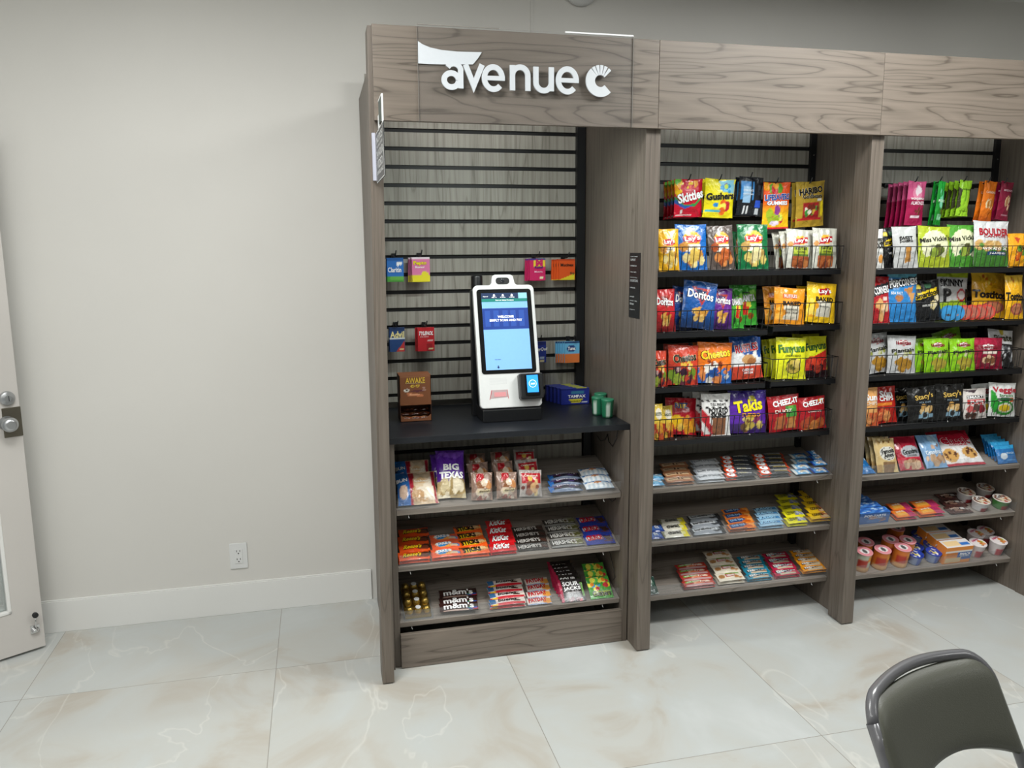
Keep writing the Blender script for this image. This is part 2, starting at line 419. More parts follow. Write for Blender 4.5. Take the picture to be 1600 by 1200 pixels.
b = MB(); b.box(-0.016, 0.016, 0, 0.006, -0.04, -0.008); b.tube([(-0.012, 0.012, -0.028), (0.012, 0.012, -0.028)], 0.007, 10); b.tube([(0, 0.008, -0.018), (0, 0.02, -0.02), (0, 0.024, 0.035)], 0.003, 8); b.build('kickdown_arm', CHROME, ds)
b = MB(); b.lathe([(0.004, 0.018), (0.011, 0.022), (0.011, 0.032), (0.009, 0.034)], 18, c=(0, 0, 0.042), axis='Y')
for k in range(len(b.v)): x, y, z = b.v[k]; b.v[k] = (x, -y, z)
b.build('rubber_tip', BLACKP, ds)
# ------------------------------------------------------------------ display fixture: columns
def column(x0, x1, label, tilt=0.0):
    t = MB(); t.box(-(x1 - x0) / 2, (x1 - x0) / 2, -0.048, 0.048, -1.147, 1.148)
    o = t.build('wooden_column', W_V, bevel=0.0012)
    o.location = ((x0 + x1) / 2, -0.726, 1.152); o.rotation_euler = (0, tilt, 0)
    tag(o, label, 'column', 'square wood-grain columns')
    return o
column(0.0, 0.043, 'narrow taupe wood-grain column at the left end, carrying the notice sign', R(0.66))
column(0.9857, 1.0423, 'taupe wood-grain column between the kiosk bay and the middle chip bay')
column(1.915, 1.9696, 'taupe wood-grain column between the middle chip bay and the right bay')
# header fascia
for i, (xa, xb, lab) in enumerate(((0.026, 1.0215, 'horizontal-grain header panel behind the white logo sign'),
                                   (1.0225, 1.9315, 'horizontal-grain header panel over the middle chip bay'),
                                   (1.9325, 2.93, 'horizontal-grain header panel at the right, cut by the picture edge'))):
    b = MB(); w = xb - xa; b.box(-w / 2, w / 2, -0.010, 0.010, -0.149, 0.149)
    o = b.build('header_panel', W_H2, bevel=0.001); o.location = ((xa + xb) / 2, -0.785, 2.151)
    tag(o, lab, 'header panel', 'header panels along the top')

for (px, ln, pw), lab in zip(STRIPS, ('kiosk bay', 'middle chip bay', 'right bay')):  # unseen housings added for the strips that brighten the slatted backs
    t = empty('added_fill_strip', (px, -0.76, 2.03), f'slim led strip tucked behind the header of the {lab}', 'led strip', 'added fill strips behind the header')
    b = MB(); b.box(-ln / 2 - .01, ln / 2 + .01, -0.0145, 0.015, 0.0, 0.016); b.build('aluminium_channel', WHITEP, t)
    b = MB(); b.box(-ln / 2, ln / 2, -0.003, 0.013, -0.003, 0.0); b.build('diffuser', DIFF, t)
def slat_wall(x0, x1, y, z0, z1, zg, parent, pitch=0.0743, gh=0.0165):
    """wood board with recessed black grooves; zg = height of one groove"""
    b = MB()
    zs = sorted([zg + k * pitch for k in range(-40, 40) if z0 + 0.02 < zg + k * pitch < z1 - 0.02])
    lo = z0
    for z in zs + [None]:
        hi = z1 if z is None else z - gh / 2
        b.box(x0, x1, y, y + 0.016, lo, hi, 0)
        if z is not None:
            b.box(x0, x1, y + 0.009, y + 0.016, hi, z + gh / 2, 1); lo = z + gh / 2
    return b.build('slat_back_panel', [W_B, GROOVE], parent)

def shelf(parent, x0, x1, yf, zf, yb, slope, th=0.021, lip=True, liph=0.05):
    s = math.tan(slope)
    zb = zf + (yb - yf) * s
    b = MB()
    n = (0, -math.sin(slope), math.cos(slope)); d = th
    top = [(x0, yf, zf), (x1, yf, zf), (x1, yb, zb), (x0, yb, zb)]
    bot = [(p[0], p[1] - n[1] * d * (-1) * -1, p[2] - n[2] * d) for p in top]
    bot = [(p[0], p[1] - n[1] * d, p[2] - n[2] * d) for p in top]
    b.poly(top); b.poly(bot[::-1])
    for k in range(4): k2 = (k + 1) % 4; b.poly([top[k], bot[k], bot[k2], top[k2]])
    # weld
    o = b.build('shelf', W_S, parent)
    if lip:
        q = MB(); up = (0, -math.sin(slope) , math.cos(slope))
        p0 = Vector((x0 + .004, yf + .003, zf + 0.0008)); wv = Vector((x1 - x0 - .008, 0, 0)); uv = Vector((0, up[1], up[2])) * liph; tv = Vector((0, 0.002, 0.0005))
        c = [p0, p0 + wv, p0 + wv + uv, p0 + uv]; c2 = [v + tv for v in c]
        q.poly(c); q.poly(c2[::-1])
        for k in range(4): k2 = (k + 1) % 4; q.poly([c[k], c2[k], c2[k2], c[k2]])
        q.build('acrylic_lip', LIP, o)
    for xx in (x0 + 0.045, x1 - 0.07):
        q = MB(); q.tube([(xx, yf + 0.012, zf - th - 0.001), (xx, yf + 0.009, zf - th - 0.008), (xx + 0.002, yf + 0.006, zf - th - 0.013)], 0.0012, 6)
        q.build('shelf_clip', WHITEP, o)
    return o
SLOPE = R(14.5)
SH = {}   # shelf key -> (point on the front top edge, slope)
def add_shelf(key, parent, x0, x1, yf, zf, yb, slope=SLOPE, **k):
    SH[key] = ((0, yf, zf), slope, (x0, x1, yb)); return shelf(parent, x0, x1, yf, zf, yb, slope, **k)

# ---- bay 1: kiosk cabinet
c1 = empty('display_cabinet', (0.5, -0.4, 0), 'kiosk cabinet with slatted back, black counter and three candy shelves', 'cabinet', 'wood-grain display cabinets')
def inv(par, o):   # keep world coordinates of a part under a moved parent
    o.matrix_parent_inverse = Matrix.Translation(par.location).inverted(); return o
def part(par, mb, name, mat, **k):
    o = mb.build(name, mat, par, **k); return inv(par, o)
inv(c1, slat_wall(0.0445, 0.945, -0.085, 0.93, 2.29, 2.0777 - 0.004, c1))
b = MB(); b.box(0.945, 0.982, -0.112, -0.07, 0.93, 2.29); part(c1, b, 'upright_post', BLACK)
b = MB(); b.box(0.987, 1.0, -0.677, -0.03, 0.0, 2.29); part(c1, b, 'side_panel', W_V)
b = MB(); b.box(0.022, 0.0435, -0.677, -0.03, 0.0, 2.2); part(c1, b, 'side_panel', W_V)
b = MB(); b.box(0.0455, 0.0665, -0.66, -0.08, 0.0, 0.881); part(c1, b, 'side_panel', W_V, bevel=0.0008)
b = MB(); b.box(0.961, 0.983, -0.675, -0.08, 0.0, 0.881); part(c1, b, 'side_panel', W_V, bevel=0.0008)
b = MB(); b.box(0.067, 0.9605, -0.676, -0.656, 0.002, 0.137); part(c1, b, 'kick_board', W_H, bevel=0.001)
b = MB(); b.box(0.0455, 0.984, -0.672, -0.087, 0.882, 0.905); part(c1, b, 'counter_top', COUNTER, bevel=0.001)
o = inv(c1, slat_wall(0.0675, 0.90, -0.33, 0.02, 0.88, 0.765, c1, pitch=0.149)); o.name = 'lower_back_panel'
b = MB(); b.box(0.905, 0.935, -0.345, -0.32, 0.02, 0.88); part(c1, b, 'upright_post', BLACK)
for key, zf in (('1a', 0.622), ('1b', 0.400), ('1c', 0.176)):
    inv(c1, add_shelf(key, c1, 0.0685, 0.959, -0.652, zf, -0.346))
b = MB(); pts = [(0.945, -0.40, 0.80), (0.947, -0.44, 0.785), (0.953, -0.48, 0.80), (0.955, -0.50, 0.828), (0.954, -0.52, 0.80), (0.955, -0.56, 0.79), (0.955, -0.60, 0.83), (0.955, -0.62, 0.88)]
b.tube(pts, 0.0016, 6); part(c1, b, 'power_cable', BLACKP)
b = MB(); b.tube([(0.95, -0.46, 0.60), (0.952, -0.52, 0.565), (0.954, -0.57, 0.56), (0.955, -0.60, 0.58), (0.955, -0.61, 0.61)], 0.0014, 6); part(c1, b, 'power_cable', BLACKP)
b = MB(); b.tube([(0.95, -0.52, 0.36), (0.952, -0.56, 0.33), (0.954, -0.60, 0.27), (0.955, -0.61, 0.25), (0.954, -0.59, 0.23)], 0.0014, 6); part(c1, b, 'power_cable', BLACKP)

# ---- bays 2 and 3: chip cabinets
def chip_cabinet(x0, x1, xl, label, keys, zf, yf, kick=False):
    c = empty('display_cabinet', ((x0 + x1) / 2, -0.4, 0), label, 'cabinet', 'wood-grain display cabinets')
    inv(c, slat_wall(x0 + 0.02, x1 - 0.028, -0.35, 0.55, 2.29, 2.0027, c))
    b = MB(); b.box(x1 - 0.0275, x1 - 0.001, -0.365, -0.335, 0.1, 2.29); part(c, b, 'upright_post', BLACK)
    b = MB()
    for z in (1.975, 1.46, 0.72):
        b.lathe([(0.003, 0.365), (0.003, 0.367)], 8, c=(x1 - 0.014, 0, z), axis='Y')
    part(c, b, 'post_screws', CHROME)
    b = MB(); b.box(x1, x1 + 0.012, -0.677, -0.03, 0.0, 2.29); part(c, b, 'side_panel', W_V)
    b = MB(); b.box(xl, xl + 0.012, -0.677, -0.03, 0.0, 2.29); part(c, b, 'side_panel', W_V)
    b = MB(); b.box(x0 + 0.02, x1 - 0.028, -0.334, -0.32, 0.1, 0.549); part(c, b, 'lower_back_panel', W_V)
    for k, z in zip(keys, zf): inv(c, add_shelf(k, c, x0 + 0.002, x1 - 0.002, yf, z, -0.337))
    return c
c2 = chip_cabinet(1.02, 1.95, 1.003, 'middle cabinet with four chip baskets over three snack bar shelves', ('2a', '2b', '2c'), (0.612, 0.384, 0.146), -0.612)
c3 = chip_cabinet(1.98, 2.905, 1.965, 'right cabinet with chip baskets over cookie, noodle and tub shelves', ('3a', '3b', '3c'), (0.598, 0.371, 0.146), -0.635)
b = MB(); b.box(2.90, 2.93, -0.774, -0.6775, 0.0, 2.0); o = b.build('wooden_column', W_V); tag(o, 'taupe wood-grain column at the right edge of the picture', 'column', 'square wood-grain columns')

# ---- wire baskets
def basket(x0, x1, zt, zb, label, yf=-0.625, yb=-0.37, sides=(-1, 1)):
    t = empty('wire_basket', ((x0 + x1) / 2, yf, zb), label, 'basket', 'black wire chip baskets')
    w = (x1 - x0) / 2; h = zt - zb; d = yb - yf; r = 0.0016
    b = MB()
    n = int(round(2 * w / 0.0255))
    for k in range(n + 1):
        x = -w + 2 * w * k / n
        b.tube([(x, 0.012, 0.004), (x, 0, h)], r, 4)
    b.tube([(-w, 0.006, h * .5), (w, 0.006, h * .5)], r, 4) if False else None
    for k in range(1, 9):
        y = 0.012 + (d - 0.012) * k / 8
        for s in sides: b.tube([(s * w, y, 0.004), (s * w, y, h)], r, 4)
    b.build('wire_grid', BLACK, t)
    b = MB(); b.tube([(-w, 0, h), (w, 0, h), (w, d, h), (-w, d, h)], 0.0019, 6, closed=True)
    b.tube([(-w, 0.012, 0.004), (w, 0.012, 0.004), (w, d, 0.004), (-w, d, 0.004)], 0.0019, 6, closed=True); b.build('rim_wire', BLACK, t)
    b = MB(); b.box(-w, w, 0.012, d, -0.004, 0.0); b.box(-w, w, 0.010, 0.0125, -0.02, 0.0)
    for s in (-1, 1): b.box(s * w * 0.93 - 0.003, s * w * 0.93 + 0.003, 0.03, d, -0.03, -0.004)
    b.build('tray', BLACK, t)
    b = MB()
    for s in (-.6, .15, .7): b.lathe([(0.0035, 0), (0.0035, 0.003)], 8, c=(w * s, 0.0125, 0.004), axis='Y')
    b.build('rivets', CHROME, t)
    return t
BK = {}; BKO = {}
def bk(key, x0, x1, zt, zb, label, **k): BK[key] = (x0 - .06 * (1 not in k.get('sides', (-1, 1)) and 0) , x1 + .018 * (k.get('sides') == (-1,)), zb); BKO[key] = basket(x0, x1, zt, zb, label, **k)
bk('2a', 1.03, 1.925, 1.586, 1.491, 'topmost wire basket of the middle bay, full of potato chip bags')
bk('2b', 1.03, 1.60, 1.337, 1.25, 'left wire basket on the second level of the middle bay', sides=(-1,))
bk('2br', 1.625, 1.935, 1.356, 1.262, 'right wire basket on the second level of the middle bay', sides=(1,))
bk('2c', 1.03, 1.60, 1.115, 1.03, 'left wire basket on the third level of the middle bay', sides=(-1,))
bk('2cr', 1.625, 1.93, 1.128, 1.033, 'right wire basket on the third level of the middle bay', sides=(1,))
bk('2d', 1.03, 1.915, 0.903, 0.812, 'lowest wire basket of the middle bay')
bk('3a', 1.99, 2.89, 1.581, 1.487, 'topmost wire basket of the right bay')
bk('3b', 1.99, 2.89, 1.345, 1.256, 'second wire basket from the top in the right bay')
bk('3c', 1.99, 2.885, 1.125, 1.034, 'third wire basket from the top in the right bay')
bk('3d', 1.99, 2.895, 0.897, 0.811, 'lowest wire basket of the right bay')

# ---- text and letter tools
def arc(cx, cy, r, a0, a1, n=20): return [(cx + r * math.cos(R(a0 + (a1 - a0) * k / n)), cy + r * math.sin(R(a0 + (a1 - a0) * k / n))) for k in range(n + 1)]
def stroke(mb, pts, w, y0, y1, mi=0):
    """flat ribbon of width w in xz extruded in y"""
    P = [Vector((p[0], p[1])) for p in pts]; N = len(P); Lf = []; Rg = []
    for k in range(N):
        a = P[k] - P[k - 1] if k else P[1] - P[0]
        c = P[k + 1] - P[k] if k < N - 1 else a
        a = a.normalized(); c = c.normalized()
        n1 = Vector((-a.y, a.x)); n2 = Vector((-c.y, c.x)); n = (n1 + n2)
        n = n / max(0.3, n.dot(n1)) if n.length > 1e-6 else n1
        Lf.append(P[k] + n * w / 2); Rg.append(P[k] - n * w / 2)
    for k in range(N - 1):
        q = [Lf[k], Lf[k + 1], Rg[k + 1], Rg[k]]
        f = [(p.x, y0, p.y) for p in q]; g = [(p.x, y1, p.y) for p in q]
        mb.poly(f, mi); mb.poly(g[::-1], mi)
        mb.poly([f[0], g[0], g[1], f[1]], mi); mb.poly([f[2], g[2], g[3], f[3]], mi)
        if k == 0: mb.poly([f[3], g[3], g[0], f[0]], mi)
        if k == N - 2: mb.poly([f[1], g[1], g[2], f[2]], mi)

# logo sign
ypl = -0.800
sg = empty('acrylic_sign', (0.545, ypl, 2.15), 'clear acrylic header sign with raised white avenue C lettering and swoosh', 'sign')
b = MB(); b.box(0.172, 0.922, ypl, ypl + 0.004, 2.002, 2.305); part(sg, b, 'acrylic_panel', ACRYL)
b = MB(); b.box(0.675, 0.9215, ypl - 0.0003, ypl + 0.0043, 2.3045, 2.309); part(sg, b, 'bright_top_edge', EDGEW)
EDGE2 = plain('shaded_acrylic_edge', '8a8680', 0.3)  # grey paints in the shaded run of the same acrylic edge
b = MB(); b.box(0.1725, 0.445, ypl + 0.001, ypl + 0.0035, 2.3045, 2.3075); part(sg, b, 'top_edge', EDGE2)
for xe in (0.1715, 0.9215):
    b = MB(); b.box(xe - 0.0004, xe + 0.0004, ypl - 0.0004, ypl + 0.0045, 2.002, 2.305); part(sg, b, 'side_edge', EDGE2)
def lp(u, v): q = on_y(u, v, ypl - 0.012); return (q.x, q.z)
sw = [(653, 64), (660, 69), (672, 74), (690, 78), (715, 80.5), (753, 81.5), (747, 91), (739, 100.5), (720, 100.5), (690, 100.5), (670, 100), (653.5, 99)]
def lp0(u, v): q = on_y(u, v, ypl - 0.001); return (q.x, q.z)
b = MB(); P = [lp0(*q) for q in sw]
for k in range(5):
    j = 11 - k
    b.poly([(P[k][0], ypl - 0.0006, P[k][1]), (P[k + 1][0], ypl - 0.0006, P[k + 1][1]), (P[j - 1][0], ypl - 0.0006, P[j - 1][1]), (P[j][0], ypl - 0.0006, P[j][1])])
part(sg, b, 'swoosh', LETTER, fixn=False)
def plane_pt(u, v): return lp(u, v)
def letter(fn):
    b = MB(); fn(b); part(sg, b, 'letter', LETTER)
ya, yb_ = ypl - 0.017, ypl - 0.010
def sz(u, v, px): a = plane_pt(u - px / 2, v); c = plane_pt(u + px / 2, v); return math.hypot(c[0] - a[0], c[1] - a[1])
SW = sz(780, 120, 8.2)
def L_a(b):
    c = plane_pt(705, 125.5); r = sz(705, 125, 22.5) / 2
    stroke(b, [(x, c[1] + (z - c[1]) * .92) for x, z in arc(c[0], c[1], r, 0, 360, 28)], SW, ya, yb_)
    x = plane_pt(720, 120)[0]; z0 = plane_pt(720, 138.5)[1]; z1 = plane_pt(720, 112)[1]; rr = r * 0.98
    stroke(b, [(x - .001, z0)] + [(x - .001, z1)] + arc(x - rr, z1, rr, 0, 150, 12)[1:], SW * .97, ya - .0004, yb_)
def L_v(b): stroke(b, [plane_pt(727, 101), plane_pt(740, 134), plane_pt(753, 101.5)], SW, ya, yb_)
def mk_e(u, v):
    def f(b):
        c = plane_pt(u, v); r = sz(u, v, 27.8) / 2
        stroke(b, [(x, c[1] + (z - c[1]) * 1.16) for x, z in arc(c[0], c[1], r, -42, -360, 30)], SW, ya, yb_)
        stroke(b, [(c[0] - r, c[1]), (c[0] + r + SW / 2 - .0002, c[1])], SW * .8, ya - .0004, yb_)
    return f
def L_n(b):
    xl, zb = plane_pt(800.5, 141.5); zt = plane_pt(800.5, 102)[1]; xr = plane_pt(824.5, 142)[0]; r = (xr - xl) / 2; zc = plane_pt(812, 118.5)[1]
    stroke(b, [(xl, zb), (xl, zt)], SW, ya, yb_)
    stroke(b, arc((xl + xr) / 2, zc, r, 180, 0, 18) + [(xr, zb)], SW, ya - .0004, yb_)
def L_u(b):
    xl, zt = plane_pt(837, 104.5); xr = plane_pt(861, 104.5)[0]; r = (xr - xl) / 2; zc = plane_pt(849, 129)[1]; zb = plane_pt(861, 143)[1]
    stroke(b, [(xl, zt)] + arc((xl + xr) / 2, zc, r, 180, 360, 18), SW, ya, yb_)
    stroke(b, [(xr, zt), (xr, zb)], SW, ya - .0004, yb_)
def L_C(b):
    c = plane_pt(937.5, 127); r = sz(937, 127, 31) / 2; w = sz(937, 127, 14)
    stroke(b, arc(c[0], c[1], r, -43, -230, 36), w, ya, yb_)
    for k in range(5):
        a = 127 - k * 17.8; stroke(b, arc(c[0], c[1], r, a, a - 13.8, 4), w, ya, yb_)
for f in (L_a, L_v, mk_e(770.5, 122.5), L_n, L_u, mk_e(886, 126), L_C): letter(f)

_glyph = {}
def glyphs(s, bold=0.02, res=2):
    bold *= 0.55
    k = (s, bold)
    if k in _glyph: return _glyph[k]
    cu = bpy.data.curves.new('lettering', 'FONT'); cu.body = s; cu.size = 1; cu.resolution_u = res; cu.offset = bold
    ob = bpy.data.objects.new('lettering', cu); COL.objects.link(ob)
    dg = bpy.context.evaluated_depsgraph_get(); ev = ob.evaluated_get(dg); me = ev.to_mesh()
    v = np.array([x.co[:2] for x in me.vertices]) if len(me.vertices) else np.zeros((0, 2)); f = [list(p.vertices) for p in me.polygons]
    ev.to_mesh_clear(); bpy.data.objects.remove(ob); bpy.data.curves.remove(cu)
    if len(v):
        lo, hi = v.min(0), v.max(0); v = (v - (lo + hi) / 2) / (hi - lo)
    _glyph[k] = (v, f); return _glyph[k]

# ---- generic printed mesh: numpy verts + per-vertex colour
def paint(ops, X, Y, base):
    n = X.shape[0]; C = np.tile(np.array(lin(base)), (n, 1))
    for op in ops:
        k = op[0]
        if k == 'R': _, x0, y0, x1, y1, c = op; mk = (X >= x0) & (X <= x1) & (Y >= y0) & (Y <= y1); C[mk] = lin(c)
        elif k == 'E': _, cx, cy, rx, ry, c = op; mk = ((X - cx) / rx) ** 2 + ((Y - cy) / ry) ** 2 <= 1; C[mk] = lin(c)
        elif k == 'P':
            pts, c = op[1], op[2]; mk = np.zeros(n, bool); j = len(pts) - 1
            for i in range(len(pts)):
                xi, yi = pts[i]; xj, yj = pts[j]
                cond = ((yi > Y) != (yj > Y)) & (X < (xj - xi) * (Y - yi) / ((yj - yi) or 1e-9) + xi); mk ^= cond; j = i
            C[mk] = lin(c)
        elif k == 'B':
            _, cx, cy, rx, ry, cs, cnt, rad = op[:8]; rg = random.Random(len(cs) * 7 + cnt + int(cx * 10))
            for i in range(cnt):
                a = rg.uniform(0, 6.283); q = math.sqrt(rg.random()); ex = cx + rx * q * math.cos(a); ey = cy + ry * q * math.sin(a); rr = rad * rg.uniform(.6, 1.3)
                mk = ((X - ex) / rr) ** 2 + ((Y - ey) / (rr * op[8] if len(op) > 8 else rr)) ** 2 <= 1; C[mk] = lin(rg.choice(cs))
        elif k == 'G': _, y0, y1, c = op; t = np.clip((Y - y0) / (y1 - y0), 0, 1)[:, None]; C = C * (1 - t) + np.array(lin(c)) * t
        elif k == 'S':
            _, y0, y1, a, per, c = op; t = X * math.cos(R(a)) + Y * math.sin(R(a)); mk = (np.mod(t, per) < per / 2) & (Y >= y0) & (Y <= y1); C[mk] = lin(c)
    return C

def printed_mesh(name, V, F, C, mat, smooth):
    me = bpy.data.meshes.new(name); me.from_pydata([tuple(p) for p in V], [], F)
    me.materials.append(mat)
    at = me.color_attributes.new('print', 'FLOAT_COLOR', 'POINT')
    at.data.foreach_set('color', np.hstack([C, np.ones((len(C), 1))]).astype(np.float32).ravel())
    me.polygons.foreach_set('use_smooth', smooth)
    me.update()
    return me

def text_onto(V, F, C, S, texts, surf, w, h):
    """append decal letters following surf(x, y) -> z"""
    V = list(map(tuple, V)); C = [tuple(c) for c in C]
    for t in texts:
        s, cx, cy, fw, fh, col = t[:6]; o = t[6] if len(t) > 6 else {}
        layers = []
        if 'oc' in o: layers.append((o.get('ob', 0.07) * .8, o['oc'], 0.0014))
        layers.append((o.get('bold', 0.025), col, 0.0022))
        for bold, cc, off in layers:
            v, f = glyphs(s, bold)
            if not len(v): continue
            gx = v[:, 0] * fw * w * (1 + (bold - .025) * (1.2 if len(s) < 9 else .6)); gy = v[:, 1] * fh * h * (1 + (bold - .025) * 2)
            gx = gx + gy * o.get('sh', 0)
            a = R(o.get('rot', 0)); x = gx * math.cos(a) - gy * math.sin(a) + cx * w / 2; y = gx * math.sin(a) + gy * math.cos(a) + cy * h / 2
            z = surf(x / (w / 2), y / (h / 2)) + off
            i = len(V); V += list(zip(x, y, z)); C += [lin(cc)] * len(x)
            F += [[i + q for q in p] for p in f]; S += [False] * len(f)
    return V, F, C, S

def pouch(name, w, h, t, base, ops=(), texts=(), crimp='tb', seed=0, nx=30, ny=38, amp=1.0, back=None, mat=None, top_col=None):
    rg = np.random.RandomState(seed); ph = rg.uniform(0, 6.28, 12); am = rg.uniform(.5, 1, 12)
    def raw(u, v):
        a, b_ = (u, v) if crimp == 'tb' else (v, u)      # b_ runs to the crimped ends
        ed = np.clip((0.93 - np.abs(b_)) / 0.75, 0, 1) ** 0.62
        sd = np.clip(1 - np.abs(a) ** 2.6, 0, 1) ** 0.7
        z = t / 2 * ed * sd
        wr = 0
        for k in range(5):
            fa, fb = 2.2 + k * 1.9, 1.2 + k * 1.3
            wr = wr + am[k] * np.sin(fa * a * 1.6 + ph[k] + 1.7 * np.sin(fb * b_ + ph[k + 5])) / (1.4 + k)
        fold = np.sin(9 * a + ph[10] + 2 * np.sin(2 * a + ph[11]))
        z = z + amp * t * 0.075 * wr * sd * (0.35 + 0.9 * np.clip(np.abs(b_) - .3, 0, 1)) + amp * t * 0.13 * fold * np.clip(np.abs(b_) - .55, 0, .4) * 2 * sd
        cr = np.abs(b_) > 0.93
        return np.where(cr, 0.0008 + 0.0006 * np.sin(a * 40), np.maximum(z, 0.0008))
    def outline(u, v):
        a, b_ = (u, v) if crimp == 'tb' else (v, u)
        pin = 1 - 0.055 * (1 - b_ ** 2) ** 0.5 * np.abs(a) + 0.008 * np.sin(7 * b_ + ph[0]) * np.abs(a)
        da = a * pin
        db = b_ * (1 + 0.012 * np.abs(a) ** 2 * np.sign(1)) + 0.012 * np.sin(3 * a + ph[1]) * np.abs(b_) ** 6
        return (da, db) if crimp == 'tb' else (db, da)
    us = np.linspace(-1, 1, nx + 1); vs = np.linspace(-1, 1, ny + 1)
    U, Vv = np.meshgrid(us, vs); U = U.ravel(); Vv = Vv.ravel()
    ox, oy = outline(U, Vv); z = raw(U, Vv)
    Vf = np.stack([ox * w / 2, oy * h / 2, z], 1); Vb = np.stack([ox * w / 2, oy * h / 2, -np.where(z > .001, z * .9, z)], 1)
    Cf = paint(ops, U, Vv, base); Cb = np.tile(np.array(lin(back or base)), (len(U), 1))
    F = []; n = nx + 1
    for j in range(ny):
        for i in range(nx):
            q = j * n + i; F.append([q, q + 1, q + n + 1, q + n])
    N = len(U)
    F2 = [[N + a for a in f[::-1]] for f in F]
    S = [True] * (2 * len(F)); F = F + F2
    V = np.vstack([Vf, Vb]); C = np.vstack([Cf, Cb])
    V, F, C, S = text_onto(V, F, C, S, texts, lambda u, v: raw(np.clip(u, -1, 1), np.clip(v, -1, 1)), w, h)
    me = printed_mesh(name, V, F, np.array(C), mat or FILM, S)
    me['half_t'] = t / 2
    return me

def carton(name, w, h, d, base, ops=(), texts=(), top=None, side=None, nx=24, ny=28, topops=(), mat=None):
    """box: front face z=+d/2, origin in the middle"""
    us = np.linspace(-1, 1, nx + 1); vs = np.linspace(-1, 1, ny + 1); U, Vv = np.meshgrid(us, vs); U = U.ravel(); Vv = Vv.ravel()
    V = [np.stack([U * w / 2, Vv * h / 2, np.full(len(U), d / 2)], 1)]; C = [paint(ops, U, Vv, base)]; F = []; n = nx + 1
    for j in range(ny):
        for i in range(nx): q = j * n + i; F.append([q, q + 1, q + n + 1, q + n])
    N = len(U)
    # top face grid
    m2 = 8; us2 = np.linspace(-1, 1, nx + 1); ds = np.linspace(1, -1, m2 + 1); U2, D2 = np.meshgrid(us2, ds); U2 = U2.ravel(); D2 = D2.ravel()
    V.append(np.stack([U2 * w / 2, np.full(len(U2), h / 2), D2 * d / 2], 1)); C.append(paint(topops, U2, -D2, top or base))
    for j in range(m2):
        for i in range(nx): q = N + j * n + i; F.append([q, q + 1, q + n + 1, q + n])
    N2 = N + len(U2)
    x, y, z = w / 2, h / 2, d / 2
    quads = [[(-x, -y, -z), (-x, -y, z), (-x, y, z), (-x, y, -z)], [(x, -y, z), (x, -y, -z), (x, y, -z), (x, y, z)], [(x, -y, -z), (-x, -y, -z), (-x, y, -z), (x, y, -z)], [(-x, -y, -z), (x, -y, -z), (x, -y, z), (-x, -y, z)]]
    vv = []; cc = []
    for q in quads:
        i = N2 + len(vv); vv += q; cc += [lin(side or base)] * 4; F.append([i, i + 1, i + 2, i + 3])
    V.append(np.array(vv)); C.append(np.array(cc))
    S = [False] * len(F)
    V, F, C, S = text_onto(np.vstack(V), F, np.vstack(C), S, texts, lambda u, v: np.full_like(u, d / 2 - 0.0004), w, h)
    me = printed_mesh(name, V, F, np.array(C), mat or CARD, S); me['half_t'] = d / 2
    return me

def basis(yaw=0, lean=0, roll=0):
    B = Matrix(((1, 0, 0), (0, 0, -1), (0, 1, 0)))       # local x,y,z -> X, Z, -Y
    return Matrix.Rotation(yaw, 3, 'Z') @ Matrix.Rotation(-lean, 3, 'X') @ B @ Matrix.Rotation(roll, 3, 'Z')
def put(me, name, loc, yaw=0, lean=0, roll=0, label=None, cat=None, group=None):
    o = bpy.data.objects.new(name, me); COL.objects.link(o)
    M = basis(yaw, lean, roll).to_4x4(); M.translation = Vector(loc); o.matrix_world = M
    tag(o, label, cat, group); return o

# ---- keep things from sinking into one another
from mathutils.bvhtree import BVHTree
bpy.context.view_layer.update()
def tree(o, M=None):
    M = M or o.matrix_world
    return BVHTree.FromPolygons([M @ v.co for v in o.data.vertices], [tuple(p.vertices) for p in o.data.polygons])
def family(o):
    out = []
    for c in o.children_recursive:
        if c.type == 'MESH': out.append(tree(c))
    if o.type == 'MESH': out.append(tree(o))
    return out
STAT = {}
for k_, o_ in BKO.items(): STAT.setdefault(k_[:2] + 'B', []).extend(family(o_))
_cab = {'1': c1, '2': c2, '3': c3}
def shelf_stat(key):
    if 'S' + key not in STAT:
        cab = _cab[key[0]]; l = []
        shs = [c for c in cab.children if c.name.split('.')[0] == 'shelf']
        l += family(shs['abc'.index(key[1])])
        for c in cab.children:
            if c.name.split('.')[0] in ('side_panel', 'slat_back_panel', 'lower_back_panel', 'upright_post'): l += family(c)
        STAT['S' + key] = l
    return STAT['S' + key]
DONE = {}
def settle(o, zone, stat, raise_by, push, nmax=(10, 30)):
    M = o.matrix_world.copy()
    me = o.data; vs = [v.co.copy() for v in me.vertices]; ps = [tuple(p.vertices) for p in me.polygons]
    def T(): return BVHTree.FromPolygons([M @ v for v in vs], ps)
    t = T(); k = 0
    while k < nmax[0] and any(t.overlap(q) for q in stat):
        M.translation += raise_by; t = T(); k += 1
    k = 0; done = DONE.setdefault(zone, [])
    while k < nmax[1] and any(t.overlap(q) for q in done):
        M.translation += push(M.translation) if callable(push) else push; t = T(); k += 1
    o.matrix_world = M; done.append(t)
    return k
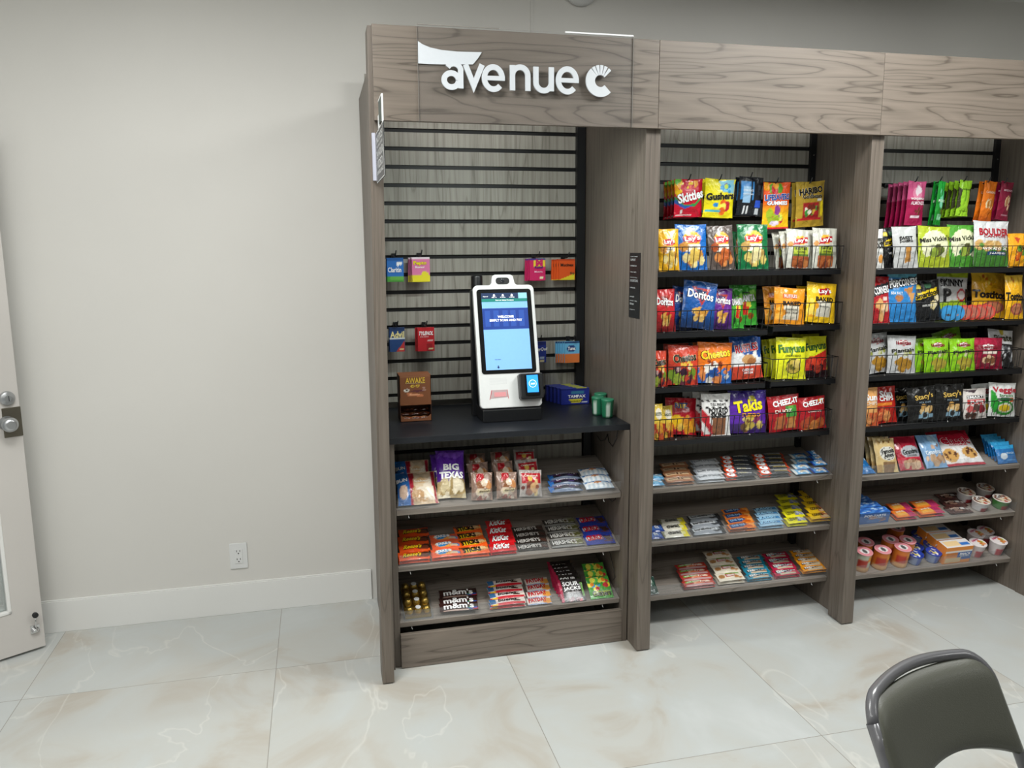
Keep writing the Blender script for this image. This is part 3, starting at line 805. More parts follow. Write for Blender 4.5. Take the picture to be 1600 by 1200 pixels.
# ------------------------------------------------------------------ notice sign on the left column
ns = empty('notice_sign', (0.026, -0.96, 1.88), 'black surveillance notice sign sticking out from the left column', 'sign')
b = MB(); b.box(0.0265, 0.0290, -1.10, -0.80, 1.800, 1.955); part(ns, b, 'sign_plate', BLACKP)
b = MB()
for (a, c_, d, e) in ((-1.10, -1.094, 1.80, 1.955), (-0.803, -0.80, 1.80, 1.955), (-1.094, -.803, 1.80, 1.8025), (-1.094, -.803, 1.9525, 1.955)): b.box(0.0262, 0.0291, a, c_, d, e)
part(ns, b, 'white_border', WHITEP)
b = MB()
for txt, zc, hh, ww in (('NOTICE', 1.930, 0.022, 0.22), ('THIS AREA IS UNDER', 1.908, 0.008, 0.22), ('24 HOUR', 1.885, 0.024, 0.24), ('VIDEO', 1.853, 0.026, 0.20), ('SURVEILLANCE', 1.828, 0.012, 0.24)):
    v, f = glyphs(txt, 0.03)
    i = len(b.v); b.v += [(0.0262, -0.95 - x * ww, zc + y * hh) for x, y in v]; b.f += [[i + q for q in p] for p in f]; b.m += [0] * len(f); b.sm += [False] * len(f)
part(ns, b, 'white_lettering', WHITEP, fixn=False)
b = MB(); b.box(0.026, 0.029, -1.08, -0.96, 1.965, 2.03); part(ns, b, 'camera_plate', plain('dark_green_plate', '2c3a34', 0.4))
b = MB(); b.box(0.025, 0.030, -1.086, -1.08, 1.955, 2.034); b.box(0.025, 0.030, -1.08, -0.96, 2.03, 2.034); b.box(0.0262, 0.0288, -0.95, -0.92, 1.95, 1.995); part(ns, b, 'white_outline', WHITEP)
b = MB(); b.box(0.015, 0.0255, -0.795, -0.7785, 1.81, 1.962); part(ns, b, 'white_mounting_strip', plain('pale_lilac_plastic', 'b4b6c4', 0.5))
# label strip on the second column
ls = empty('instruction_strip', (0.985, -0.69, 1.445), 'narrow black instruction strip stuck on the side of the second column', 'label')
b = MB(); b.box(0.984, 0.9857, -0.745, -0.64, 1.322, 1.566); part(ls, b, 'black_strip', BLACKP)
b = MB()
for txt, zc, hh, ww in (('CUSTOMER', 1.552, 0.004, 0.07), ('SUPPORT', 1.540, 0.009, 0.05), ('contact us', 1.518, 0.006, 0.06), ('help desk', 1.494, 0.006, 0.06), ('SCAN OR CALL', 1.474, 0.004, 0.07), ('SUGGESTIONS', 1.462, 0.009, 0.075), ('refunds', 1.436, 0.006, 0.05), ('email', 1.402, 0.006, 0.04), ('MARKET CARD', 1.386, 0.004, 0.07), ('ideas', 1.375, 0.009, 0.04), ('support', 1.352, 0.005, 0.05)):
    v, f = glyphs(txt, 0.03); i = len(b.v)
    b.v += [(0.9837, -0.65 - (x + .5) * ww, zc + y * hh) for x, y in v]; b.f += [[i + q for q in p] for p in f]; b.m += [0] * len(f); b.sm += [False] * len(f)
part(ls, b, 'lettering', plain('grey_lettering', 'a9abab', 0.5), fixn=False)

# ------------------------------------------------------------------ self-checkout kiosk
KX, KW = 0.5505, 0.1265
kb, kt = Vector((KX, -0.500, 0.962)), Vector((KX, -0.365, 1.441))
kh = (kt - kb).length; kl = math.atan2(kt.y - kb.y, kt.z - kb.z)
ki = empty('self_checkout_kiosk', (KX, -0.46, 0.905), 'white self-checkout kiosk with tall blue touchscreen on the black counter', 'kiosk')
def kpart(mb, name, mat, parent=None, bevel=0, seg=2):
    """mb in panel space: x across, z up the face, y out of the back"""
    o = mb.build(name, mat, parent or ki, bevel=bevel, seg=seg)
    M = Matrix.Translation(kb) @ Matrix.Rotation(-kl, 4, 'X')
    o.matrix_parent_inverse = Matrix.Identity(4)
    if parent is None: o.matrix_basis = Matrix.Translation(-Vector(ki.location)) @ M
    return o
# face plate with camera tab
out = []
r = 0.016
def A(cx, cz, rr, a0, a1, n=6): return [(cx + rr * math.cos(R(a0 + (a1 - a0) * k / n)), cz + rr * math.sin(R(a0 + (a1 - a0) * k / n))) for k in range(n + 1)]
out += A(KW - r, r, r, -90, 0) + A(KW - .022, kh - .022, .022, 0, 82)
out += [(0.062, kh)] + A(0.062, kh + .016, .016, 270, 215, 4)[1:] + A(0.028, kh + .024, .019, 35, 90, 5) + A(-0.028, kh + .024, .019, 90, 145, 5) + A(-0.062, kh + .016, .016, 325, 270, 4)[:-1] + [(-0.062, kh)]
out += A(-KW + .022, kh - .022, .022, 98, 180) + A(-KW + r, r, r, 180, 270)
b = MB(); b.prism(out, 0.0, 0.022); kpart(b, 'face_plate', WHITEP, bevel=0.003)
b = MB(); b.prism([(x * 0.985, z * .985 + .003) for x, z in out], 0.0225, 0.034); kpart(b, 'side_band', plain('grey_side_band', '9fa3a6', 0.4))
b = MB(); b.prism([(x * 0.965, z * 0.93 + .01) for x, z in out if z < kh + .001], 0.0345, 0.075); kpart(b, 'rear_housing', BLACKP, bevel=0.004)
b = MB(); b.prism(rrect(-0.112, 0.112, 0.137, kh - 0.018, 0.012), -0.0025, 0.002); bz = kpart(b, 'screen_bezel', plain('gloss_black_bezel', '07080a', 0.2))
SX0, SX1, SZ0, SZ1 = -0.094, 0.094, 0.152, kh - 0.034
def emis(name, c, s): return plain(name, c, 0.25, emit=s)
def lerp_z(f): return SZ1 - (SZ1 - SZ0) * f
def rect(x0, x1, f0, f1, y): b_ = MB(); b_.box(x0, x1, y, y + 0.0005, lerp_z(f1), lerp_z(f0)); return b_
scr = kpart(rect(SX0, SX1, 0, 1, -0.0032), 'screen', emis('screen_pale_blue', '76a4da', 0.62))
for nm, x0, x1, f0, f1, c, s in (('menu_bar', SX0, SX1, 0, 0.075, '22304c', .6), ('green_bar', SX0, SX1, 0.075, 0.115, '1f6e63', .7), ('welcome_banner', SX0, SX1, 0.20, 0.475, '22397c', .7), ('photo_corner', 0.058, SX1, 0, 0.075, '7fb0c4', .7)):
    kpart(rect(x0, x1, f0, f1, -0.0040 if nm != 'photo_corner' else -0.0044), nm, emis(nm, c, s), scr)
b = MB()
for k, x in enumerate((-0.085, -0.05, -0.012, 0.02, 0.055)):
    b.box(x, x + 0.022, -0.0049, -0.0044, lerp_z(0.44), lerp_z(0.23))
kpart(b, 'banner_shapes', emis('banner_shapes', '2c4a92', .6), scr)
b = MB()
def ktext(b, s, cx, f, w, h, y=-0.0052, bold=0.035):
    v, fc = glyphs(s, bold); i = len(b.v)
    b.v += [(cx + x * w, y, lerp_z(f) + z * h) for x, z in v]; b.f += [[i + q for q in p] for p in fc]; b.m += [0] * len(fc); b.sm += [False] * len(fc)
ktext(b, 'WELCOME', 0, 0.312, 0.066, 0.0098); ktext(b, 'SIMPLY SCAN AND PAY', 0, 0.358, 0.134, 0.0098); ktext(b, 'Scan or Select Products', 0, 0.095, 0.075, 0.005)
for x, s in ((-0.078, 'Cancel'), (-0.042, 'Sign In'), (-0.006, 'My Account'), (0.031, 'Language')): ktext(b, s, x, 0.045 if s == 'Cancel' else 0.058, 0.02 + .002 * (len(s) > 7), 0.0035)
kpart(b, 'white_lettering', emis('screen_white', 'ffffff', .9), scr)
b = MB()
for x in (-0.042, -0.006, 0.031):
    b.prism([(x + .0035 * math.cos(a * .7), lerp_z(0.026) + .0035 * math.sin(a * .7)) for a in range(9)], -0.0052, -0.0047)
    b.box(x - .005, x + .005, -0.0052, -0.0047, lerp_z(0.045), lerp_z(0.037))
kpart(b, 'menu_icons', emis('screen_white2', 'ffffff', .9), scr)
b = MB(); ktext(b, 'Scan here', -0.044, 0.865, 0.024, 0.004, -0.0042)
b.box(-0.046, -0.042, -0.0042, -0.0038, lerp_z(0.972), lerp_z(0.945)); b.poly([(-0.050, -0.0042, lerp_z(0.965)), (-0.038, -0.0042, lerp_z(0.965)), (-0.044, -0.0042, lerp_z(0.985))])
kpart(b, 'scan_hint', emis('hint_navy', '1d2a55', .5), scr)
b = MB(); b.prism(rrect(-0.030, 0.026, kh + .003, kh + .030, 0.012), -0.002, 0.001); cb = kpart(b, 'camera_window', BLACKP)
b = MB(); b.lathe([(0.009, 0.002), (0.009, 0.003), (0.006, 0.0035), (0.005, 0.003)], 20, c=(-0.003, 0, kh + .016), axis='Y'); kpart(b, 'camera_lens', plain('camera_lens_glass', '23262b', 0.1), cb)
# speaker dots, scanner
b = MB()
for i in range(16):
    for j in range(6): b.box(-0.083 + i * .0045, -0.0815 + i * .0045, -0.0004, 0.0003, 0.095 + j * .0045, 0.0965 + j * .0045)
kpart(b, 'speaker_grille', plain('grille_grey', 'b0b2b3', 0.5))
b = MB(); b.poly([(-0.085, -0.0006, 0.038), (-0.012, -0.0006, 0.042), (-0.014, -0.0006, 0.072), (-0.076, -0.0006, 0.072)]); sc_ = kpart(b, 'barcode_scanner', plain('scanner_tinted_window', 'b8a3a3', 0.15))
b = MB(); b.box(-0.068, -0.020, -0.0014, -0.0007, 0.045, 0.063); kpart(b, 'scanner_window', plain('scanner_red_glow', 'c98a8c', 0.15, emit=0.25), sc_)
b = MB(); b.poly([(-0.088, -0.0014, 0.034), (-0.086, -0.0014, 0.034), (-0.076, -0.0014, 0.072), (-0.079, -0.0014, 0.072)]); b.poly([(-0.012, -0.0014, 0.036), (-0.010, -0.0014, 0.036), (-0.013, -0.0014, 0.072), (-0.015, -0.0014, 0.072)]); kpart(b, 'scanner_edges', plain('scanner_red_edge', 'b34a50', 0.3, emit=.2), sc_)
# card reader
b = MB(); b.prism(rrect(0.030, 0.127, 0.028, 0.130, 0.008), -0.038, -0.0005); cr_ = kpart(b, 'card_reader', BLACKP, bevel=0.004)
b = MB(); b.prism(rrect(0.052, 0.110, 0.040, 0.125, 0.005), -0.043, -0.038); kpart(b, 'reader_face', plain('reader_gloss', '0a0b0d', 0.15), cr_)
b = MB(); b.box(0.058, 0.104, -0.0442, -0.0435, 0.052, 0.121); kpart(b, 'reader_display', emis('reader_blue', '2f8fee', 0.8), cr_)
b = MB(); c0 = (0.081, 0.0865)
stroke(b, arc(c0[0], c0[1], 0.0145, 0, 360, 24), 0.0015, -0.0450, -0.0444)
v, f = glyphs('365', 0.03); i = len(b.v); b.v += [(c0[0] + x * .017, -0.0450, c0[1] + z * .007) for x, z in v]; b.f += [[i + q for q in p] for p in f]; b.m += [0] * len(f); b.sm += [False] * len(f)
kpart(b, 'reader_emblem', emis('reader_white', 'ffffff', .9), cr_)
# base and rear pole
b = MB(); b.box(KX - 0.118, KX + 0.122, -0.505, -0.30, 0.9055, 0.957); q = b.build('base', BLACKP, ki, bevel=0.004); inv(ki, q)
b = MB(); b.box(KX - 0.132, KX - 0.112, -0.36, -0.33, 0.9055, 1.42); q = b.build('rear_bracket', BLACKP, ki, bevel=0.002); inv(ki, q)
b = MB(); b.lathe([(0.024, 0.0), (0.024, 0.565), (0.021, 0.572), (0.0, 0.573)], 24, c=(KX - 0.088, -0.26, 0.9055)); q = b.build('support_pole', BLACKP, ki); inv(ki, q)

# ------------------------------------------------------------------ folding chair
ch = empty('folding_chair', (1.036, -2.636, 0), 'grey metal folding chair with dark olive vinyl padded back', 'chair')
CHW = 0.187
ch.rotation_euler = (0, 0, R(17))
CHAIRM = plain('grey_chair_enamel', '5d5d60', 0.28, coat=0.3)
VINYL = plain('olive_grey_vinyl', '4e4f46', 0.42, bump=0.25, bscale=420)
def back_pt(s, z):     # s across -1..1, z height; concave towards the sitter (-y side)
    lean = (z - 0.45) * math.tan(R(27))
    return Vector((s * CHW, 0.20 + lean - 0.035 * s * s, z))
ZT = 0.752; RC = 0.055
def tube_path():
    pts = []
    for z in (0.0, 0.15, 0.3, 0.45, 0.55, 0.62, 0.68, 0.72): 
        pts.append(Vector((-CHW, 0.20 + (z - .45) * math.tan(R(27)) * (1 if z > .45 else 1.5) - 0.035, z)))
    for k in range(1, 9):
        a = R(180 - 90 * k / 8); s = (-CHW + RC + RC * math.cos(a)) / CHW; pts.append(back_pt(s, ZT - RC + RC * math.sin(a)))
    for k in range(1, 12): pts.append(back_pt((-CHW + RC + (2 * CHW - 2 * RC) * k / 12) / CHW, ZT + 0.006 * math.sin(math.pi * k / 12)))
    for k in range(0, 9):
        a = R(90 - 90 * k / 8); s = (CHW - RC + RC * math.cos(a)) / CHW; pts.append(back_pt(s, ZT - RC + RC * math.sin(a)))
    for z in (0.72, 0.68, 0.62, 0.55, 0.45, 0.3, 0.15, 0.0)[1:]:
        pts.append(Vector((CHW, 0.20 + (z - .45) * math.tan(R(27)) * (1 if z > .45 else 1.5) - 0.035, z)))
    return pts
b = MB(); b.tube(tube_path(), 0.0112, 14); b.build('frame_tube', CHAIRM, ch)
# padded backrest: grid
nx, nz = 30, 18
def pad_outline(u, v):
    z = ZT - 0.004 - (1 - (v + 1) / 2) * 0.176 - 0.012 * (1 - v) / 2 * (1 - u * u) * -3.2 * 0.9
    x = u * (CHW + 0.004)
    # round the top corners
    c = max(0, abs(u) - 0.74) / 0.26
    z -= (1 - math.sqrt(max(0, 1 - c * c))) * RC * (0.5 + 0.5 * v) * 1.0
    return x, z
b = MB(); idx = {}
for side in (0, 1):
    for j in range(nz + 1):
        for i in range(nx + 1):
            u = -1 + 2 * i / nx; v = -1 + 2 * j / nz
            x, z = pad_outline(u, v); p = back_pt(x / CHW, z)
            e = max(0, 1 - abs(u) ** 8) ** .5 * max(0, 1 - abs(v) ** 6) ** .5
            p.y += (-0.010 - 0.019 * e) if side == 0 else (-0.004 + 0.010 * e)
            idx[side, j, i] = len(b.v); b.v.append(tuple(p))
for side in (0, 1):
    for j in range(nz):
        for i in range(nx):
            q = [idx[side, j, i], idx[side, j, i + 1], idx[side, j + 1, i + 1], idx[side, j + 1, i]]
            b.f.append(q if side == 0 else q[::-1]); b.m.append(side); b.sm.append(True)
per = [(0, i) for i in range(nx)] + [(j, nx) for j in range(nz)] + [(nz, i) for i in range(nx, 0, -1)] + [(j, 0) for j in range(nz, 0, -1)]
for k in range(len(per)):
    a, c_ = per[k], per[(k + 1) % len(per)]
    b.f.append([idx[0, a[0], a[1]], idx[1, a[0], a[1]], idx[1, c_[0], c_[1]], idx[0, c_[0], c_[1]]]); b.m.append(0); b.sm.append(True)
bp_ = b.build('backrest', [VINYL, CHAIRM], ch)
# seat, front legs, braces
b = MB(); b.prism([(p[0], p[1]) for p in rrect(-0.19, 0.19, -0.22, 0.17, 0.05)], 0, 0.001)
b = MB(); o_ = rrect(-0.19, 0.19, -0.24, 0.15, 0.05)
i = len(b.v); n = len(o_)
for z, s in ((0.425, 1), (0.432, 1.0), (0.452, .985), (0.458, .93)): b.v += [(p[0] * s, (p[1] + .045) * s - .045, z) for p in o_]
for k in range(3):
    for q in range(n): q2 = (q + 1) % n; b.f.append([k * n + q, k * n + q2, (k + 1) * n + q2, (k + 1) * n + q]); b.m.append(0); b.sm.append(True)
b.f.append(list(range(n))[::-1]); b.f.append([3 * n + q for q in range(n)]); b.m += [0, 0]; b.sm += [False, False]
b.build('seat', VINYL, ch)
for s in (-1, 1):
    b = MB(); b.tube([(s * 0.185, 0.14, 0.47), (s * 0.19, 0.0, 0.42), (s * 0.195, -0.16, 0.22), (s * 0.2, -0.30, 0.0)], 0.0115, 12); b.build('front_leg', CHAIRM, ch)
    b = MB(); b.lathe([(0.017, 0), (0.017, 0.03), (0.013, 0.034)], 14, c=(s * 0.2, -0.298, 0.0)); b.build('rubber_foot', BLACKP, ch)
b = MB(); b.tube([(-0.197, -0.22, 0.13), (0.197, -0.22, 0.13)], 0.008, 10); b.build('cross_brace', CHAIRM, ch)
b = MB(); b.tube([(-CHW, 0.09, 0.2), (CHW, 0.09, 0.2)], 0.008, 10); b.build('cross_brace', CHAIRM, ch)
# ------------------------------------------------------------------ products: printed designs
# design = (base colour, ops, texts, back colour)
CH = ['e8c25a', 'f0d27a', 'd9a83c']
D = {}
def lays(base, disc='f4c21f', food=('e8c25a', 'f0dc96', 'c98a3a'), lab='f3ead8', extra=()):
    return (base, [('E', 0, .38, .56, .34, disc), ('E', 0, .18, .72, .2, base)] [:1] + [('E', 0, .36, .60, .17, 'c8202e'), ('R', -.45, -.2, .5, .14, lab), ('E', -.55, .02, .3, .2, food[2]), ('B', .3, -.5, .42, .22, list(food), 9, .24), ('E', -.4, -.45, .26, .2, food[1])] + list(extra),
            [("Lay's", 0, .37, .47, .13, 'ffffff', {'bold': .05, 'rot': 6}), ('CLASSIC', 0, 0.02, .28, .035, '3a3a3a')], 'c9ccd0')
D['lays_y'] = lays('f0b41c'); D['lays_b'] = lays('1667b8', 'f3b52a'); D['lays_bbq'] = lays('5b504b', 'f0a52a', ('c4622c', 'd98848', 'a24a20'))
D['lays_g'] = lays('0d6b3c', 'f1b72c', ('e6d9a0', 'd9c36a', 'b89350'))
D['kettle'] = ('c4c4b8', [('E', 0, .42, .4, .26, 'e8b038'), ('P', [(-.55, .15), (.5, .3), (.55, .62), (-.5, .45)], 'b3202a'), ('R', -.55, -.3, .6, .1, 'a9b83c'), ('R', -.55, -.42, .6, -.3, '4f6b2c'), ('R', -.6, -.92, .62, -.42, '9a4c2c'), ('B', 0, -.7, .5, .2, ['c07a45', 'a85c30', '7a3a20'], 9, .2), ('E', -.75, .2, .2, .14, 'c68f50')],
               [("Lay's", 0, .4, .46, .12, 'ffffff', {'bold': .05, 'rot': 8}), ('KETTLE', 0, -.0, .4, .07, '20241a', {'bold': .04}), ('COOKED', 0, -.18, .3, .04, '20241a')], 'cfcfc6')
def dorit(base, dark, sp='ffffff'):
    return (base, [('G', -.1, -.9, dark), ('P', [(-.5, .75), (.55, .7), (.1, -.05)], 'b8372c' if base != 'b5232b' else 'e06030'), ('P', [(-.35, .65), (.38, .62), (.08, .12)], dark), ('P', [(-.45, -.2), (.1, -.05), (-.1, -.6)], 'd9a24a'), ('P', [(-.05, -.25), (.6, -.15), (.25, -.7)], 'c98f38'), ('B', 0, -.42, .4, .2, ['e6bc66', 'c2862e'], 5, .13)],
            [('Doritos', 0, .42, .72, .17, 'ffffff', {'bold': .05, 'rot': -5, 'oc': '101828', 'ob': .1})], 'c4c6ca')
D['dor_r'] = dorit('c9262c', '7a1418'); D['dor_n'] = dorit('17428f', '0c2a62'); D['dor_b'] = dorit('1d5aa6', '12305e'); D['dor_p'] = dorit('6a2c91', '3b1a58')
D['dina'] = ('3fa537', [('B', 0, .5, .9, .3, ['8ad04a', '2f8a2a', '5fc03a'], 9, .3), ('P', [(-.3, .1), (.4, .15), (.5, -.1), (-.2, -.15)], 'e9d23a'), ('P', [(-.05, .2), (.15, .2), (.0, -.5), (-.3, -.45)], 'c2271d'), ('P', [(.1, -.1), (.3, -.1), (.2, -.5), (.0, -.5)], 'd8401f'), ('E', .45, -.55, .25, .16, '8a4a1c'), ('E', -.4, -.6, .2, .16, '184a1c')],
             [('DINAMITA', .05, .33, .72, .16, 'ffffff', {'bold': .06, 'rot': 3, 'oc': '111111', 'ob': .12}), ('Doritos', .05, .62, .35, .06, '111111', {'bold': .05})], 'b9bcbe')
D['ruf_o'] = ('e8951f', [('R', -.45, -.75, .55, .02, 'd8d2c0'), ('R', -.5, .42, .45, .66, 'd46a2a'), ('B', -.6, -.4, .2, .4, ['d68b2b', 'f0b44a'], 8, .14)],
              [('RUFFLES', 0, .54, .4, .09, 'f3d9d0', {'bold': .05}), ('BAKED', .08, .14, .56, .11, '15130f', {'bold': .06}), ('CHEDDAR', .05, -.2, .4, .04, '3a3a34'), ('SOUR CREAM', .05, -.38, .4, .04, '3a3a34')], 'c9962a')
D['lays_bk'] = ('f0c21c', [('R', -.35, -.7, .6, .08, 'e3dfd0'), ('P', [(-.25, .35), (.5, .42), (.5, .78), (-.22, .68)], 'b3202a'), ('B', -.6, -.2, .25, .5, ['e09a1e', 'f4d860'], 8, .15), ('E', -.5, .55, .18, .12, 'f6dc6a')],
                [("Lay's", .14, .56, .42, .14, 'ffffff', {'bold': .05, 'rot': 5}), ('BAKED', .12, .16, .56, .11, '15130f', {'bold': .06}), ('ORIGINAL', .1, -.2, .4, .04, '3a3a34')], 'cfa61e')
D['che_hot'] = ('d8442a', [('G', .1, -.3, 'b52c22'), ('B', 0, -.55, .85, .4, ['3a1d33', 'a3b83a', '7a9a2c', 'd8442a', '6b2f3f', 'c9a4a0'], 26, .2), ('B', .1, .05, .5, .2, ['e8d9b0', 'f0c24a'], 6, .14)],
                [('Cheetos', .05, .38, .7, .19, '2a2418', {'bold': .07, 'rot': 8, 'oc': 'f3e3b0', 'ob': .13})], 'c9cccf')
D['che_o'] = ('f07a1c', [('R', -1, -1, 1, -.22, '2a66b8'), ('B', 0, -.28, .9, .14, ['f07a1c', 'f3efe6', 'f07a1c'], 8, .2), ('B', 0, -.6, .8, .3, ['3a86d8', '1c4f9a', 'e9e4da', '2a66b8', 'e28a4a'], 16, .15), ('B', .0, .0, .5, .1, ['8a3a1c', 'e2e2da'], 5, .12)],
              [('Cheetos', .0, .45, .78, .2, 'f6d22a', {'bold': .07, 'rot': 8, 'oc': '2a2418', 'ob': .13})], 'd9dbdd')
D['ruffles'] = ('1d4f9c', [('R', -1, -.4, 1, .12, 'e6e8ea'), ('B', 0, .14, .95, .06, ['1d4f9c', 'e6e8ea'], 9, .13), ('R', -1, -1, 1, -.4, 'c6432c'), ('E', .1, -.1, .45, .25, 'c99a62'), ('E', .25, -.2, .3, .16, 'a3683a'), ('P', [(.3, .1), (.75, .6), (.8, .5), (.45, -.05)], 'f2f0ec')],
                [('RUFFLES', 0, .46, .68, .18, 'c8202e', {'bold': .06, 'rot': 5, 'oc': 'ffffff', 'ob': .12}), ('CHEDDAR', 0, -.58, .35, .06, 'ffffff', {'bold': .04}), ('SOUR CREAM', 0, -.72, .3, .05, 'ffffff', {'bold': .04})], 'c9cdd2')
D['funyuns'] = ('dfe024', [('E', .1, -.4, .5, .38, '33451c'), ('E', .1, -.4, .44, .33, 'c9b04a'), ('E', .05, -.42, .22, .16, '6e6a22'), ('E', .3, -.25, .3, .2, 'd8c268')],
                [('Funyuns', 0, .42, .8, .24, '3f7a2c', {'bold': .05, 'rot': 3, 'oc': '16240e', 'ob': .09}), ('ONION RINGS', .05, .12, .5, .05, '3a3a10', {'bold': .03})], 'd2d422')
D['fun_hot'] = ('dfe024', [('P', [(-1, -.15), (1, .35), (1, -1), (-1, -1)], 'c22a22'), ('B', 0, -.4, .9, .35, ['3a1518', 'd9442c', '8a1c1c', '1d1014'], 18, .2), ('R', -1, -1, 1, -.68, '251318'), ('E', .1, -.6, .35, .2, 'a83a2c')],
                [('Funyuns', 0, .46, .8, .22, '2f5a24', {'bold': .05, 'rot': 5, 'oc': '16240e', 'ob': .09})], 'd2d422')
D['cheese'] = ('f2cf4a', [('R', -1, -1, 1, -.1, 'c9562a'), ('B', 0, -.5, .9, .45, ['e8a030', 'b83a22', 'f0c24a', 'd97a2a'], 16, .2), ('E', .3, .45, .5, .3, 'f4ecd8')], [('GARDETTO', .2, .45, .5, .08, '2a4a2a', {'bold': .04})], 'c93a2a')
D['ritz'] = ('c01a2c', [('P', [(-.35, .75), (.35, .68), (.3, .42), (-.2, .48)], 'f3c928'), ('B', .15, -.45, .75, .45, ['e8b23a', 'f2c95a', 'd98f2a', 'f0a82c'], 26, .17), ('E', -.35, -.2, .3, .3, 'f4c51c')], [('RITZ', .0, .58, .4, .14, '1f3f8a', {'bold': .06, 'oc': 'f3c928', 'ob': .1})], 'b5182a')
D['skins'] = ('e6e6e4', [('P', [(-1, .3), (-.1, -.45), (-.3, -1), (-1, -1)], 'c22330'), ('S', -.9, -.1, 45, .6, 'e6e6e4'), ('P', [(-.35, -.1), (.65, -.15), (.6, -.95), (-.25, -.95)], '8a5a3c'), ('R', -.45, .1, .7, .62, 'e6e6e4'), ('S', .62, .7, 45, .3, '1a1a1a'), ('S', .3, .38, 45, .3, '1a1a1a'), ('R', -1, .38, -.45, .62, 'e6e6e4'), ('P', [(-1, .2), (-.5, -.05), (-.5, -.5), (-1, -.2)], 'c22330')],
              [("T.G.I. FRIDAY'S", .1, .5, .52, .06, '1a1a1a', {'bold': .05}), ('POTATO', .1, .2, .62, .11, '151515', {'bold': .07}), ('SKINS', .1, -.02, .5, .11, '151515', {'bold': .07})], 'dcdcda')
D['takis'] = ('5a2aa0', [('G', .2, 1, '2c1f78'), ('R', -1, -1, 1, -.55, '3a1f6a'), ('E', .2, .62, .2, .14, 'b9b02c'), ('B', .1, -.55, .6, .3, ['c9b04a', '8a2f5a', '6a4a28', 'd9c36a'], 16, .16)],
              [('Takis', 0, .3, .68, .26, 'f2e21c', {'bold': .07, 'rot': 8, 'oc': '16102c', 'ob': .11}), ('FUEGO', .15, -.14, .45, .08, 'f0a51c', {'bold': .06})], '4a2a8a')
def chz(sq=True):
    return ('a81a24', [('R', .05, -.25, .75, .4, '3f8a3a'), ('R', .2, .25, .6, .42, '6ab04a'), ('P', [(-.55, -.2), (.0, -.1), (-.1, -.9), (-.7, -.85)], 'b5683a'), ('P', [(.1, -.3), (.7, -.25), (.6, -.9), (.05, -.85)], 'c98a4a')] if sq else [('B', 0, -.55, .7, .3, ['c9683a', 'b04a2a', 'd98a4a'], 9, .3), ('E', .7, .75, .2, .1, 'e0b040')],
            [('CHEEZ-IT', .1, .62, .76, .15, 'ffffff', {'bold': .06, 'rot': 6, 'oc': '2a1010', 'ob': .09}), ('DUOZ' if sq else 'ORIGINAL', -.1 if sq else .1, .12, .5, .1 if sq else .06, 'f0e0d8', {'bold': .05})], '8f1620')
D['chz_d'] = chz(True); D['chz_o'] = chz(False)
D['skittles'] = ('c8102e', [('P', [(-1, 1), (1, 1), (1, .35), (-.1, -.1), (-1, .25)], 'c8102e'), ('B', -.75, .6, .25, .4, ['f3c51c', 'f0a01c', '6ab03a'], 14, .14), ('B', .2, .7, .7, .2, ['f0a01c', 'e9401c', 'f5d22a', '7a3a9a'], 10, .11), ('P', [(-1, .1), (-.3, -.35), (.4, -.3), (1, .15), (1, .02), (.4, -.44), (-.3, -.48), (-1, -.1)], '2f9a4a'), ('P', [(-1, -.02), (-.3, -.42), (.3, -.4), (-.3, -.56), (-1, -.25)], '2c5ab0'), ('E', -.5, -.7, .1, .1, 'f4e8e8'), ('R', -.9, -.93, .2, -.88, 'f0d0d0')],
                 [('Skittles', .1, .12, .86, .24, 'ffffff', {'bold': .06, 'rot': 12, 'oc': '6a1024', 'ob': .09})], 'b01028')
D['gushers'] = ('eede1c', [('P', [(-.1, .9), (.9, 1), (1, .3), (.2, .35)], '8fd0e8'), ('B', .4, .6, .4, .25, ['3aa0d8', '6a3a9a', 'd0e85a'], 7, .14), ('B', .3, -.5, .5, .3, ['c8283a', 'e86a1c', 'f2e85a', '8a2a5a'], 9, .18), ('E', -.25, -.35, .17, .12, '2a8ad0'), ('R', -.9, -.72, .1, -.6, '4ac0d8')],
                [('Gushers', 0, .12, .84, .17, '1a1a14', {'bold': .08, 'rot': 5, 'oc': 'f4ef9a', 'ob': .12})], 'd8c81c')
D['dark_back'] = ('14171d', [('R', -.85, -.2, .25, .75, '3a86c8'), ('R', -.6, -.35, .1, .5, '9ac0e0'), ('R', .0, -1, .1, 1, '10131a'), ('R', -.55, -.92, -.05, -.5, 'e8eaec'), ('S', -.92, -.5, 0, .09, '20242a'), ('R', .5, -.9, .85, -.6, 'c9cdd2'), ('R', .4, -.55, .95, -.2, '2f5ad0'), ('R', .55, .1, .9, .6, '2b2f38'), ('R', -1, -.35, -.6, -.92, '10131a')],
                  [('CHOCOLATE', -.25, .3, .4, .05, 'f0f4f8', {'bold': .03}), ('nutrition facts', -.25, .12, .4, .05, 'e0e8f0')], '14171d')
D['lifesavers'] = ('e8541c', [('G', .2, -.4, 'eebc1c'), ('B', 0, .8, .8, .2, ['d82a1c', 'f0a01c', '5aa02c', 'c81c2c'], 10, .2), ('B', 0, -.45, .7, .35, ['f0861c', 'a0b82c', 'c82a3a', 'f3d84a', '8a3a8a', 'd8e85a'], 12, .2), ('R', -1, -1, 1, -.9, 'c8202a'), ('E', -.1, -.75, .35, .1, 'e8d8ea')],
                   [('LIFESAVERS', 0, .38, .86, .12, '1f4f9a', {'bold': .07, 'rot': 3, 'oc': 'ffffff', 'ob': .14}), ('GUMMIES', 0, .12, .7, .08, 'ffffff', {'bold': .06, 'oc': '2f5aa0', 'ob': .11})], 'd8401c')
